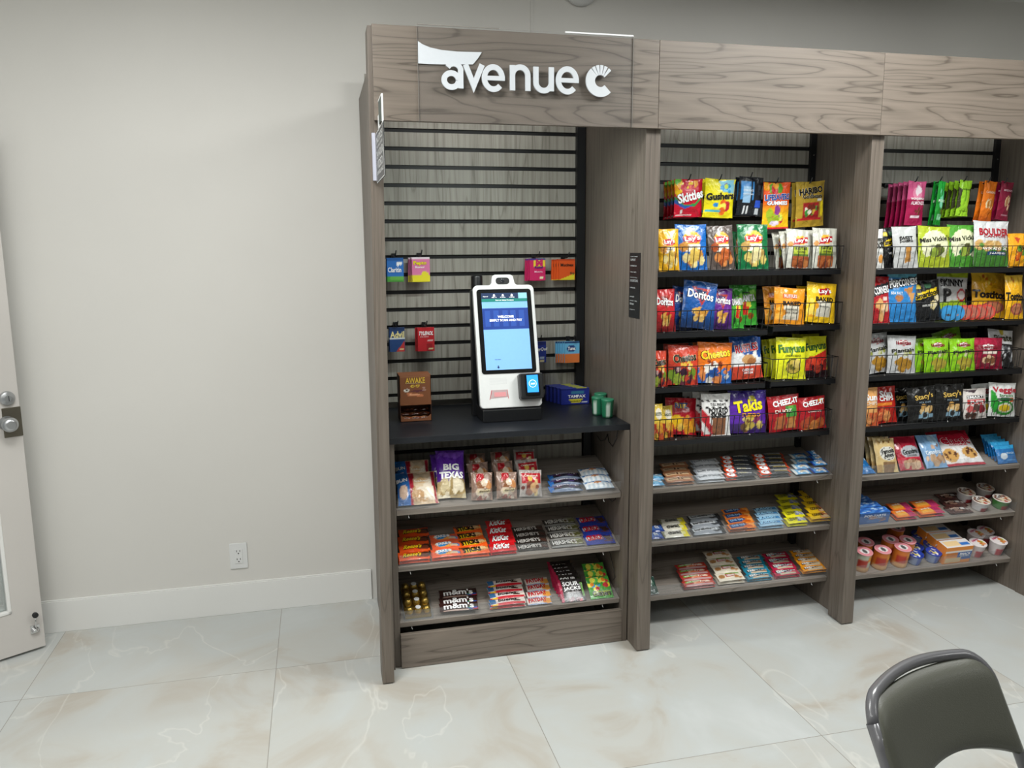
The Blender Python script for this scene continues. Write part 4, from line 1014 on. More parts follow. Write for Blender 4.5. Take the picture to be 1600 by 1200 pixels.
D['haribo'] = ('a8892c', [('G', .3, 1, 'c0a03a'), ('R', -.55, -.62, .6, .06, '9a2424'), ('B', .05, -.3, .5, .22, ['5a1c1c', 'c9a23a', '3a8a3a', 'e8e0d0', 'b0202a', '6a2a1a'], 16, .14), ('R', -.9, -.72, .75, -.6, 'b3262a'), ('E', .82, -.2, .14, .35, 'e8d01c'), ('E', .6, .18, .17, .07, 'd8d8d0')],
               [('HARIBO', 0, .6, .74, .13, '15130f', {'bold': .08, 'rot': 5, 'oc': 'f2ead0', 'ob': .13}), ('Goldbears', .08, .36, .66, .09, '15130f', {'bold': .05, 'oc': 'f2ead0', 'ob': .1})], '8a6f22')
D['nut_pink'] = ('a81c4e', [('R', -1, .2, 1, 1, 'd8588a'), ('E', .0, .45, .5, .3, 'e88aaa'), ('B', .1, .6, .3, .1, ['fbe8f0'], 5, .15), ('B', .1, -.35, .4, .1, ['8a4a3a', '6a2f28'], 6, .12), ('R', -.5, -.68, .5, -.56, 'f0d8e2')],
                 [('WONDERFUL', 0, .22, .7, .05, 'ffffff', {'bold': .04}), ('ALMONDS', .05, .02, .7, .08, 'f6dce8', {'bold': .05})], '8a1640')
D['nut_green'] = ('178a2c', [('G', .3, 1, '2cc04a'), ('B', .0, .3, .5, .3, ['8ae0c0', '5ad08a', '20a040'], 6, .22), ('B', .2, -.35, .4, .1, ['8a5a28', '6a3a1a'], 5, .12), ('R', -.5, -.75, .5, -.5, '8ad0a0')], [('PISTACHIOS', 0, .1, .8, .06, 'e6ffe8', {'bold': .04})], '0f6a22')
D['nut_lime'] = ('a0d830', [('P', [(-1, .6), (-.55, .5), (-.7, 0), (-.55, -.5), (-1, -.6)], '3a3a22'), ('P', [(1, .6), (.6, .5), (.7, 0), (.6, -.5), (1, -.6)], '3a3a22'), ('S', -1, -1, 0, .1, 'a0d830'), ('E', 0, .2, .12, .4, '6aa01c')], [('PISTACHIOS', 0, .5, .6, .04, '2a4a10', {'bold': .03}), ('NO SHELLS', 0, -.72, .6, .03, '2a4a10')], '3f4a1c')
D['nut_orange'] = ('e8791c', [('B', .1, -.1, .6, .2, ['f0dcb0', 'e8c890', 'c9843a'], 10, .2), ('G', -.6, -1, 'c85a1c')], [('CASHEWS', 0, .45, .7, .06, 'fbe0c0', {'bold': .03})], 'a84a14')
D['nut_maroon'] = ('8a1238', [('B', .25, .0, .4, .4, ['e8c8a0', 'd8ac80', 'b07850'], 9, .2), ('R', -.3, -.75, .8, -.7, 'c08a9a')], [('MIXED NUTS', .1, .55, .7, .05, 'f0c8d4', {'bold': .03})], '5a0c26')
D['pop_w'] = ('e4e4e0', [('E', .4, -.5, .4, .2, 'e8a04a')], [('POPPED', 0, .4, .8, .12, '16160f', {'bold': .06}), ('GOOD', 0, .15, .8, .14, '16160f', {'bold': .06})], 'c9c9c6')
D['sweet'] = ('c2c3c2', [('P', [(-.1, .0), (.35, .05), (.3, -.7), (-.15, -.75)], 'b8803a'), ('P', [(-.4, .2), (.2, .3), (.0, .5), (-.5, .4)], 'd8d8d6')], [('SWEET', 0, .42, .5, .1, '1a1a18', {'bold': .06}), ('potato', 0, .26, .5, .07, '1a1a18', {'bold': .04})], '2a2422')
def vick(c, leaf): return (c, [('E', 0, .05, .85, .75, 'dcdcb8'), ('E', 0, -.85, 1.2, .4, c), ('B', .1, -.25, .35, .2, [leaf, '8aa03a', '5a5a2a'], 7, .2), ('R', -1, -1, 1, -.75, c)],
                           [("Miss Vickie's", 0, .38, .9, .12, '1a1a14', {'bold': .03, 'rot': 7}), ('jalapeno', 0, .05, .3, .04, '3a3a2a')], 'b8b83a')
D['vick_y'] = vick('a8b82c', '5a6a24'); D['vick_g'] = vick('4f9a34', '1a5a3a')
D['boulder'] = ('cfd0d1', [('R', -1, -1, 1, -.15, '3f7a2c'), ('B', 0, -.1, .9, .12, ['d8c090', 'c9a060', '5a8a3a'], 16, .18), ('R', -.3, -.52, .85, -.34, '1f3f7a')], [('BOULDER', .1, .52, .78, .15, 'a81c2c', {'bold': .07}), ('CANYON', .1, .32, .6, .05, 'a81c2c', {'bold': .04}), ('AVOCADO OIL', .1, -.22, .7, .05, 'ffffff', {'bold': .05}), ('JALAPENO', .25, -.43, .45, .05, 'ffffff', {'bold': .05})], 'd8dadc')
D['yel_r'] = ('f0a81c', [('P', [(-.5, .8), (.1, .7), (-.2, .4)], 'c8401c'), ('B', .1, -.3, .7, .4, ['d86a1c', 'e8c03a', '5a8a2c', 'b83a1c'], 14, .2)], [('YUMMY', .3, .1, .5, .1, '1a1a14', {'bold': .05})], 'd8901c')
D['corn_r'] = ('b8242c', [('R', -1, .62, 1, 1, 'c8242c'), ('P', [(-1, .05), (1, .35), (1, .78), (-1, .52)], '1c2026'), ('B', .2, -.4, .5, .4, ['e8b070', 'd8904a', 'f0caa0'], 8, .2), ('E', .5, .05, .2, .1, 'f0d8d0')], [('POPCORNERS', -.05, .4, .9, .15, 'ffffff', {'bold': .05, 'rot': 9})], 'a01c24')
D['corn_b'] = ('2f86cc', [('R', -1, .72, 1, 1, '7fd0ea'), ('P', [(-1, .22), (1, .5), (1, .8), (-1, .6)], '222a33'), ('P', [(.0, .25), (.7, .4), (.5, -.05)], 'c98a4a'), ('P', [(.3, .1), (.85, .15), (.6, -.3)], 'd8a060'), ('E', -.3, -.1, .25, .14, 'b87a4a'), ('R', -.8, .02, -.1, .2, '4aa0e0')], [('POPCORNERS', .05, .52, .92, .13, 'ffffff', {'bold': .05, 'rot': 9}), ('SEA SALT', -.45, .1, .35, .05, 'ffffff', {'bold': .04})], '2a78b8')
D['smart'] = ('17181a', [('P', [(-.9, .05), (.8, .3), (.8, .62), (-.9, .35)], 'e8c81c'), ('E', -.7, .7, .3, .12, 'e0cc4a'), ('B', .5, -.1, .3, .25, ['e8dcb8', 'd8c890'], 7, .15), ('E', .1, .72, .3, .12, '4a7a5a')], [('Smartfood', -.05, .33, .8, .12, '15130f', {'bold': .06, 'rot': 9}), ('WHITE CHEDDAR', -.1, -.25, .4, .05, 'e6e6e2', {'bold': .04})], '0f1012')
D['skinny'] = ('dfe1e0', [('R', -1, .78, 1, 1, 'bcd42c'), ('P', [(-1, -.35), (1, -.12), (1, -1), (-1, -1)], 'a8cc24'), ('E', .5, .0, .33, .28, 'c8283a'), ('E', .5, .0, .25, .21, 'f0e8e4')], [('SKINNY', -.1, .52, .7, .15, '1c1c1c', {'bold': .06}), ('P', -.42, -.02, .22, .26, '1c1c1c', {'bold': .08}), ('P', .9, -.02, .15, .26, '1c1c1c', {'bold': .08})], 'd8dcd8')
D['tost'] = ('f0b41c', [('G', .5, 1, 'fad040'), ('B', 0, .6, .9, .3, ['c8601c', 'f6d45a'], 8, .06), ('E', .2, -.55, .7, .28, 'b0504a'), ('E', .2, -.55, .55, .2, 'c9805a')], [('Tostitos', 0, .02, .9, .16, '15130f', {'bold': .08, 'rot': -3})], 'd89a1c')
def plant(base, cap, foot): return (base, [('E', .05, .62, .38, .15, 'b8283a'), ('E', .05, .62, .33, .12, 'f0eeea'), ('B', 0, .05, .6, .12, ['9aa04a', base, 'c8c8a0'], 8, .14), ('B', 0, -.55, .5, .25, foot, 10, .22)], [('Iselitas', .05, .62, .5, .09, '8a1c2c', {'bold': .05}), ('Plantain', 0, .22, .75, .1, '22241c', {'bold': .04, 'rot': 5})], cap)
D['pl_w'] = plant('c8cacb', 'babcbe', ['b8882c', 'c89a3a', 'a87a24']); D['pl_g'] = plant('8ac81c', '7ab81c', ['b8a83a', 'a8c84a', 'c8b04a'])
D['crim'] = ('8a1230', [('R', -1, .55, .6, 1, 'b01c40'), ('E', -.1, .42, .42, .16, 'f0ecea'), ('R', -.5, .0, .5, .12, 'f0e4d8'), ('B', .0, -.4, .45, .3, ['e8c8a0', 'd8a870', '8a5a3a'], 11, .18)], [('Iselitas', -.1, .42, .6, .1, '8a1c2c', {'bold': .05})], '7a1028')
D['silvblk'] = ('1b1c1e', [('R', -1, .25, 1, 1, 'd8d9da'), ('B', 0, -.35, .9, .5, ['3a3c40', 'c9cacc', '0f1012', '56585c', '8a8c90'], 34, .12), ('B', .2, .85, .8, .12, ['c8b43a', 'e8e8e4'], 6, .16)], [('Pirate', .1, .55, .7, .18, '3a3a24', {'bold': .05, 'rot': 5})], '2a2b2d')
D['sun_r'] = ('b8241c', [('R', -.6, -.05, .6, .12, 'e8882c'), ('B', -.1, -.55, .6, .4, ['d8643a', 'c84a24', 'e89a5a'], 12, .25)], [('Sun', .1, .62, .5, .16, 'ffffff', {'bold': .07}), ('CHIPS', .1, .36, .55, .12, 'ffffff', {'bold': .06})], 'a01c18')
D['sun_o'] = ('f0b06a', [('R', -1, -1, 1, -.3, 'd8643a'), ('B', 0, -.6, .7, .3, ['d8643a', 'e89a5a'], 9, .25)], [('Sun', .1, .5, .7, .16, 'ffffff', {'bold': .07}), ('CHIPS', .1, .2, .7, .09, 'fff0d8', {'bold': .04})], 'd8804a')
D['stacy'] = ('141414', [('B', .15, -.2, .4, .22, ['d8b070', 'c89a54', 'e8c890'], 8, .18), ('R', -.3, -.75, .7, -.55, '8ab0c8'), ('B', .2, -.65, .5, .1, ['2a2a2a', '9ac0d4'], 6, .14)], [("Stacy's", .1, .42, .62, .18, 'd8b45a', {'bold': .04, 'rot': 6}), ('PITA CHIPS', .1, .12, .4, .05, '8aa0b0', {'bold': .03})], '0c0c0c')
D['popc_r'] = ('e4ddd8', [('R', -.6, .35, .7, .55, '33302c'), ('R', -.6, -.05, .8, .28, 'c83a3a'), ('B', 0, -.5, .7, .4, ['8a2430', 'c85a5a', '5a4038', 'd8c8c0'], 16, .2), ('P', [(-.9, .9), (.0, .7), (.3, .95)], '4a3a44')], [('SMART', 0, .45, .6, .08, 'ffffff', {'bold': .05}), ('PUFFS', .1, .12, .5, .1, 'ffffff', {'bold': .05})], '3a3a30')
D['veggie'] = ('e6e8e6', [('E', .1, -.5, .75, .42, '2a8a2c'), ('E', .15, -.48, .55, .28, 'd8dcc8'), ('E', .1, -.5, .4, .22, 'e8c82c'), ('R', .4, -.12, .75, .15, 'b85a2c'), ('E', .1, .02, .6, .1, '2f5a3a'), ('P', [(-.9, .6), (-.6, .4), (-.3, -.3), (-.6, -.9), (-.9, -.4)], '2a9a34')], [('Veggie', .1, .55, .85, .2, 'b8243a', {'bold': .05}), ('Straws', .15, .26, .5, .08, '4a8a4a', {'bold': .03})], 'd8dcd8')
# shelf goods
D['amos'] = ('d8bc82', [('E', .1, .1, .75, .42, 'e6e6e0'), ('E', .1, .1, .68, .37, '3a2e28'), ('E', .1, .1, .64, .34, 'dcdcd4'), ('P', [(-.45, -.4), (.75, -.4), (.55, -1), (-.35, -1)], '8a6a4a'), ('P', [(-1, -.55), (-.6, -.55), (-.5, -1), (-1, -1)], 'c09a60'), ('B', 0, .85, .9, .1, ['8a6434', 'c9a264'], 12, .08)], [('Famous', .1, .24, .56, .13, '1f1c1a', {'bold': .05, 'rot': 8}), ('Amos', .12, -.0, .44, .13, '1f1c1a', {'bold': .05, 'rot': 8})], 'b89a5a')
D['grand'] = ('a81c34', [('E', .15, .0, .8, .4, 'b4b8be'), ('B', .1, -.65, .7, .2, ['b89478', 'd8b898', '9a7458'], 12, .2), ('R', -1, -.42, 1, -.3, 'c8243c')], [("Grandma's", .15, .05, .68, .15, '1f2a2a', {'bold': .04, 'rot': 5}), ('COOKIES', .1, -.2, .4, .05, '3a3a3a')], '8a1428')
D['choc_b'] = ('7aa4cc', [('B', .4, .5, .3, .25, ['8a6a60', 'a8c8e0'], 4, .3), ('B', 0, -.55, .8, .2, ['b89878', '9ab8d0', 'a87a54'], 10, .22), ('E', 0, .2, .2, .14, 'c8a890')], [("Grandma's", 0, -.1, .75, .13, 'e6f0f8', {'bold': .04, 'rot': 3})], '6a94bc')
D['clasc'] = ('e8e6e6', [('R', -1, .5, 1, 1, 'c8243c'), ('P', [(-1, .5), (1, .5), (1, .42), (-.2, .2), (-1, .42)], 'c8243c'), ('E', -.5, -.45, .38, .36, 'd0a05a'), ('E', .5, -.35, .4, .3, 'd0a05a'), ('B', -.5, -.45, .3, .3, ['5a3424'], 8, .07), ('B', .5, -.35, .3, .25, ['5a3424'], 8, .07), ('R', -1, -1, 1, -.86, 'b01c34')], [('Classic', .1, .35, .66, .2, 'c8243c', {'bold': .06, 'oc': 'ffffff', 'ob': .12}), ('COOKIE', .1, .08, .45, .05, 'c8243c', {'bold': .03})], 'a81c30')
D['rice_s'] = ('1c6eb0', [('R', -1, .6, 1, 1, '2a9ad0'), ('E', -.3, -.2, .35, .35, 'd0dce4'), ('R', .0, -.7, .8, -.6, '5a9ad0')], [('SNACK', .35, .1, .4, .1, 'bcd8ea', {'bold': .03})], '1a5a94')
D['bread'] = ('d8bc9a', [('R', -1, -1, -.35, 1, '2e6db4'), ('P', [(-.35, 1), (-.1, 1), (-.22, -1), (-.35, -1)], 'b02434'), ('B', .35, -.1, .6, .6, ['e2caa8', 'c9a070', 'd8b488', 'f0e2cc'], 18, .3), ('E', -.7, -.3, .22, .4, 'e8c8b0'), ('P', [(.75, 1), (1, 1), (1, -1), (.85, -1)], 'a02434')], [('bakery', .3, .2, .4, .1, 'f4ecd8', {'bold': .04}), ('BUN', -.7, .4, .25, .12, 'ffffff', {'bold': .05})], '3a6aa8')
D['texas'] = ('5a2a9a', [('R', -1, -1, 1, -.35, 'c8b890'), ('B', 0, -.65, .9, .35, ['d8c8a0', 'b8a070', 'e8dcc0', 'a89060'], 22, .24), ('P', [(-1, .9), (1, .9), (.4, .6), (-.6, .75)], '7a4ab8')], [('BIG', 0, .24, .5, .13, 'ffffff', {'bold': .08}), ('TEXAS', 0, -.1, .76, .13, 'ffffff', {'bold': .08})], '4a2480')
D['pastry'] = ('94796a', [('P', [(-.5, .9), (.2, .95), (.1, .1), (-.6, .0)], 'b0202a'), ('P', [(.1, .6), (.7, .2), (.6, -.2), (.0, .1)], 'e8dcd0'), ('B', .1, -.1, .6, .5, ['c98a54', '8a5a3a', 'dcc8b0', '6a2c2a'], 15, .24), ('P', [(-.45, -.35), (.8, -.2), (.8, -.45), (-.45, -.6)], 'd8c8a0'), ('B', 0, -.8, .7, .2, ['8a4438', 'b8a898'], 7, .2)], [('danish', .2, -.38, .5, .07, '3a2418', {'bold': .03, 'rot': 4})], 'a8a09a')
D['pastry_r'] = ('a8a09a', [('R', -.8, .0, .9, .75, 'b01c28'), ('E', -.1, .35, .2, .25, 'd8b04a'), ('R', .3, -.9, .55, .3, 'd8c080'), ('B', 0, -.45, .8, .35, ['c9a070', '8a5440', '6a3430', 'dcc8b0'], 12, .26)], [('Cinnamon', 0, .55, .6, .07, 'f4e8d0', {'bold': .03})], 'a8a09a')
D['blkblue'] = ('23222c', [('P', [(-1, 1), (-.6, 1), (-.8, -1), (-1, -1)], '2f6ab0'), ('B', .1, .2, .8, .5, ['4a3a6a', '2c2838', '8a88a0', '5a2a4a'], 18, .22), ('R', -.9, -1, 1, -.55, '6a7a94')], [('DONUTS', .1, .2, .6, .2, 'e0dce8', {'bold': .05, 'rot': 2})], '24304a')
D['donut_w'] = ('c8d8e4', [('R', -.9, .25, 1, .9, '2a74b8'), ('P', [(-1, .4), (-.2, .7), (-.3, .1), (-1, -.3)], 'e8ecee'), ('B', -.3, .3, .4, .3, ['c8885a', 'f0ece8', '2a74b8'], 8, .22), ('S', -.95, -.1, 0, .32, 'eef2f4')], [('Mini Donuts', .45, .55, .5, .14, 'ffffff', {'bold': .04})], '2a74b8')
def bar(base, ops, texts, back=None): return (base, ops, texts, back or base)
D['reese'] = bar('e8541c', [('P', [(-.7, -.35), (-.6, .45), (.5, .5), (.4, -.3)], '5a2a14'), ('B', .68, .1, .22, .4, ['4a2414', '6a3420'], 6, .35)], [("Reese's", -.1, .05, .56, .42, 'f4c81c', {'bold': .07, 'oc': '3a1c0c', 'ob': .1, 'sh': .3})])
D['reese_c'] = bar('e8603c', [('B', .1, .1, .6, .7, ['2a8ac8', 'e8a04a', 'd8c0a0', 'f4f0e8', '8a4a28'], 18, .35), ('R', -.5, .0, .2, .5, '3aa0d8')], [('TAKE 5', -.15, .25, .5, .35, 'ffffff', {'bold': .06, 'rot': 4})])
D['rsticks'] = bar('ea5a18', [('R', -.7, -.5, .35, .6, 'e9c81c'), ('B', .6, .2, .3, .5, ['e8a85a', 'f0c890', 'b86a2a'], 8, .4), ('B', -.8, .6, .2, .2, ['6a3a1c'], 2, .3)], [('STICKS', -.2, .0, .6, .5, '20150c', {'bold': .09, 'rot': 3})])
D['kitkat'] = bar('d0161e', [('E', -.1, .05, .62, .62, 'd0161e'), ('R', .55, -.3, .95, .2, 'b01018')], [('KitKat', -.1, .08, .6, .6, 'ffffff', {'bold': .06, 'sh': .3, 'oc': '8a0c12', 'ob': .1})])
D['hersh_d'] = bar('2a2420', [('P', [(.45, .6), (.95, .4), (.95, -.6), (.55, -.2)], '4a3028')], [("HERSHEY'S", -.18, .0, .72, .5, 'c8c4be', {'bold': .05})])
D['hersh_s'] = bar('3a3632', [('R', -1, -1, 1, -.6, '8a8a86'), ('B', .75, .1, .2, .6, ['6a6a3a', '5a4a30', 'a8a890'], 7, .4)], [("HERSHEY'S", -.15, .1, .72, .5, 'd8d6d0', {'bold': .05})])
D['crunch'] = bar('2a3c9a', [('R', -.85, -.15, .25, .65, 'e8e6ea'), ('P', [(.3, .5), (.9, .7), (.95, -.2), (.5, -.5)], '4a2c24'), ('R', .3, -.6, .9, -.5, '6a3a30')], [('CRUNCH', -.3, .25, .5, .5, 'c8202e', {'bold': .1})])
D['mms'] = bar('3a1f1c', [('B', .75, -.55, .25, .2, ['c8343a', '3a8a3a', '2f5ab0', 'e8a02c'], 5, .2), ('R', -.8, -.85, .5, -.75, 'c8a89a')], [("m&m's", .0, .05, .76, .6, 'ffffff', {'bold': .06})])
D['bueno'] = bar('e8dcd8', [('P', [(-1, -1), (1, -1), (1, -.25), (-1, -.55)], 'c8202e'), ('B', .7, .2, .3, .5, ['4a2a20', 'e8dcd0', '8a5a40'], 9, .35), ('R', -1, -.4, -.65, 1, '3a6a9a'), ('R', -.9, -.9, -.6, -.6, 'e8c81c')], [('bueno', .0, .25, .5, .4, '1c1414', {'bold': .05, 'sh': .2})])
D['payday'] = bar('e8dcd4', [('R', -.9, -.3, .6, .7, 'f4ece6'), ('R', -1, -1, 1, -.7, '8a9ab8'), ('B', .8, .0, .15, .6, ['e8a04a', 'c8502c'], 5, .35)], [('PAYDAY', -.1, .2, .72, .55, 'd0343a', {'bold': .1})])
D['sourj'] = ('26201f', [('B', .0, .0, .9, .9, ['26201f', '5a2434', '2f2a28', '8a8a84'], 16, .2), ('R', -1, -1, -.8, 1, 'b02448'), ('R', .75, -.6, 1, .6, '6aa04a'), ('R', -.7, -.7, .8, .5, '2a2423'), ('B', 0, -.85, .8, .1, ['c84a5a', '6a3038'], 6, .14)], [('SOUR', 0, .55, .62, .18, 'ffffff', {'bold': .06}), ('JACKS', .05, .08, .66, .18, 'ffffff', {'bold': .06})], '3a1c24')
D['gush_g'] = ('4aa03a', [('B', 0, .4, .9, .6, ['e8d82c', '3a9ad0', 'c8343a', '5ac04a', 'f0e85a', '2f8a3a', 'e88a2c'], 26, .2), ('R', -.7, -.75, .8, -.35, 'a8b82c')], [('Gushers', .05, -.55, .75, .22, '161c10', {'bold': .06})], '3a8a34')
D['ltblue'] = bar('5aa8d8', [('B', .1, .2, .7, .5, ['e0f0f8', '3a88c0', '8ac8e8'], 8, .35)], [('puffs', 0, 0, .4, .3, 'f4fafc', {'bold': .04})])
D['tanbar'] = bar('a8704c', [('R', -.85, -.45, .8, .6, 'e0bc94'), ('R', -.1, -.25, .05, .35, '5a3020'), ('R', .15, -.2, .25, .3, '5a3020')], [('chocolate', -.5, .05, .3, .22, '5a3424', {'bold': .03}), ('peanut', .55, .05, .25, .22, '5a3424', {'bold': .03})])
D['whtbar'] = bar('cfd2d6', [('R', -.7, -.3, .7, .5, 'dfe2e5'), ('R', .7, -.5, .95, .5, 'a8a4a0'), ('P', [(-1, 1), (-.8, 1), (-.9, -1), (-1, -1)], '9aa0a8')], [('built crunch', 0, .1, .8, .3, '6a7078', {'bold': .03, 'sh': .2})])
D['gat'] = bar('3c3f44', [('R', -1, -1, -.35, 1, 'e0481c'), ('R', .1, -.1, .9, .6, '55585c'), ('B', .3, .3, .5, .2, ['8a8c8c', 'a89a4a'], 5, .2)], [('G', -.68, .05, .22, .75, 'ffffff', {'bold': .12}), ('WHEY PROTEIN BAR', .3, .0, .5, .2, 'f0f0f0', {'bold': .04})])
D['gat2'] = bar('33363a', [('R', -1, -1, -.35, 1, 'e0481c'), ('R', .0, -.3, .9, .2, '8a7a4a'), ('R', .88, -1, 1, 1, 'c8401c')], [('G', -.68, .05, .22, .75, 'ffffff', {'bold': .12}), ('CHOCOLATE CHIP', .3, .3, .55, .2, 'f0f0f0', {'bold': .04})])
D['rkt'] = bar('7ab4dc', [('R', -1, -1, -.7, 1, 'd8dcd8'), ('B', .2, -.3, .6, .4, ['e8ecec', 'a8cce4', 'c8b8a0'], 9, .3), ('R', .85, -1, 1, 1, '2a54a8')], [('Krispies', .1, .25, .5, .35, '1c4a9a', {'bold': .06})])
D['rkt2'] = bar('4a90cc', [('R', -1, -1, -.8, 1, '2040a0'), ('B', .2, -.3, .6, .4, ['e8ecec', '8abce4', 'c8b8a0'], 9, .3), ('R', .8, -1, 1, 1, '2040a8')], [('Krispies', .0, .25, .5, .35, 'e8f4fc', {'bold': .06})])
D['navy'] = bar('24408c', [('R', -.8, -.5, .8, .5, '4a70b8')], [('fit', 0, 0, .3, .4, 'e0e8f4', {'bold': .05})])
D['thin'] = bar('e4e0d0', [('R', .5, -1, 1, 1, 'e8d82c'), ('P', [(-1, 1), (-.8, 1), (-.95, -1), (-1, -1)], '8a8a6a'), ('E', .6, .1, .2, .5, 'f0ec9a')], [('think!', -.1, .1, .5, .45, '2a2a24', {'bold': .05})])
D['silv'] = bar('8f959c', [('R', -.85, -.1, .6, .7, 'd4d8dc'), ('P', [(-1, 1), (-.85, 1), (-.95, -1), (-1, -1)], '16181c'), ('R', .7, -1, 1, 1, '2a2c30'), ('P', [(.2, -.2), (1, .2), (1, -.2), (.4, -.6)], '3a3d42')], [('barebells', -.3, .3, .5, .3, '2a2c30', {'bold': .04}), ('20g', .35, .3, .12, .25, '2a2c30')])
D['powr'] = bar('e07c24', [('R', -.85, -.55, .4, .7, '22406e'), ('B', .65, .0, .25, .5, ['f0a04a', 'c85a1c'], 6, .3), ('R', -1, -1, .3, -.7, '7a3a24')], [('ONE BAR', -.25, .1, .5, .35, '8ab0d8', {'bold': .05})])
D['build'] = bar('8fb4cc', [('R', -.85, -.3, .9, .75, '1f4a80'), ('E', .72, .2, .16, .45, '4a90c8'), ('R', -1, .6, -.6, 1, '16243a')], [("BUILDERS", -.15, .22, .65, .45, '9ad0f0', {'bold': .07, 'sh': .2})])
D['yelbar'] = bar('e4dc24', [('B', .5, .0, .45, .8, ['8a98c8', 'c8ccd8', 'a88a5a', '5a6ab0', 'e0e0e4'], 16, .25), ('R', -.6, -.3, .1, .4, 'f0e84a')], [('LENNY', -.25, .05, .5, .4, '6a6a1c', {'bold': .06})])
D['yelbar2'] = bar('e2b81c', [('B', .5, .0, .45, .8, ['a8502c', '8a3a24', 'c87a4a', 'd8b88a'], 16, .28), ('R', -.5, -.3, .3, .3, 'b8a84a')], [('COOKIE', -.15, .05, .5, .35, '5a3a14', {'bold': .06})])
D['redgrn'] = bar('b83a34', [('R', -.8, .05, .1, .8, '7ac03a'), ('B', .4, -.1, .5, .5, ['e87a4a', 'd85a34', 'f0b090'], 8, .28), ('R', -.9, -.85, .9, -.5, 'c8a0a0')], [('oat bites', -.35, .4, .4, .28, 'f0f4e0', {'bold': .05}), ('Fruit', .4, .1, .3, .3, 'fff0e0', {'bold': .05})])
D['whtgrn'] = bar('e6dcc8', [('R', -.35, -.3, .4, .45, 'b8283a'), ('R', -.3, .45, .8, .8, '6aa83a'), ('E', -.65, .0, .25, .5, 'a8784a'), ('B', .6, -.4, .25, .3, ['b87a4a', 'c8a070'], 5, .2)], [('oatmeal', .02, .08, .3, .3, 'f4e8e0', {'bold': .05})])
def kind(base, cs): return bar(base, [('R', -.8, -.2, .75, .55, '2c2622'), ('B', .1, .1, .75, .35, cs, 12, .2), ('R', -.6, -.7, .7, -.3, 'c8b8a0')], [('KIND', -.45, .25, .28, .35, 'f4f4f0', {'bold': .07}), ('nuts & spices', .3, .2, .5, .22, 'e8f4f8', {'bold': .03})])
D['kind_t'] = kind('1f7f9a', ['4a90a8', '8a5a3a', '2c2622']); D['kind_c'] = kind('b01c40', ['7ab4c8', 'c84a5a', '4a2028']); D['kind_o'] = kind('e0921c', ['a8683a', 'd8c090', '5a3a24'])
D['gummy_o'] = bar('e8642c', [('P', [(.1, 1), (1, 1), (1, -1), (.3, -1)], 'c0366a'), ('R', -.9, -.9, .1, .8, 'e8882c'), ('R', -.7, -.5, .2, .0, 'f0b04a')], [('welch', -.3, .3, .4, .25, 'fbe8c8', {'bold': .04})])
D['brownp'] = bar('4a2c28', [('B', .1, .1, .7, .6, ['8a6a5a', '5a3a34', 'a8a09a', '3a2420'], 12, .28), ('R', .2, -.1, .6, .35, 'd8d4d0')], [('jerky', -.3, .2, .4, .3, 'c8b0a0', {'bold': .04})])
D['carton_b'] = ('2f62a8', [('B', .1, -.1, .5, .6, ['7a6a80', 'a87a6a', '4a78b8'], 8, .3)], [('POP-TARTS', 0, .5, .7, .2, 'e8ecf4', {'bold': .06}), ('frosted', .1, .1, .4, .12, 'c8d8ec')], '2a56a0')
D['green_d'] = ('2c4a40', [('B', 0, .3, .6, .3, ['5a7a6a', 'd8e0d8'], 6, .2)], [('trail', 0, .3, .4, .2, 'e0e8e0')], '24403a')
def mk(dn, w, h, t, seed, **k):
    base, ops, tx, back = D[dn]
    return pouch(dn_names.get(dn, 'snack_bag'), w, h, t, base, ops, tx, seed=seed, back=back, **k)
dn_names = {}
_seed = [1]
def nxt(): _seed[0] += 1; return _seed[0]
ORD = ['front', 'second', 'third', 'fourth', 'fifth', 'sixth', 'seventh']

def bag(key, u0, u1, v0, v1, dn, label, layer=0, lean=9, roll=0, yaw=0, t=0.028, name='chip_bag', cat='chip bag', group=None, dz=0.002, dy=None):
    if key:
        x0, x1, zb = BK[key]; y = -0.598 + layer * 0.030 if dy is None else dy
        L = R(lean)
        P = on_y((u0 + u1) / 2, v1, y); P.z = zb + dz
    else:
        y = dy; L = R(lean); P = on_y((u0 + u1) / 2, v1, y)
    xl, xr = on_y(u0, v1, y).x, on_y(u1, v1, y).x
    if key: xl = max(xl, x0 + .004); xr = min(xr, x1 - .004); P.x = (xl + xr) / 2
    w = xr - xl
    q = hit((u0 + u1) / 2, v0, P, (0, -math.cos(L), math.sin(L)))
    h = min(0.26, max(0.05, (q - P).length))
    up = Vector((0, math.sin(L), math.cos(L)))
    me = mk(dn, w * (1.0 if key else .97), h, t, nxt())
    c = P + up * (h / 2 + abs(math.sin(R(roll))) * w * 0.5)
    o = put(me, name, c, R(yaw), L, R(roll), label, cat, group)
    ux = (P.x - CAM.x) / (P.y - CAM.y)
    xlim = x1 - w / 2 - .003 if key else 99
    def push(p): return Vector((min(ux * 0.004, xlim - p.x), 0.004, 0))
    settle(o, key[:2] + 'B' if key else 'peg' + str(dn)[:0] + str(int(u0 > 1350)), STAT[key[:2] + 'B'] if key else [], Vector((0, 0.0025, 0.001)), push)
    return o

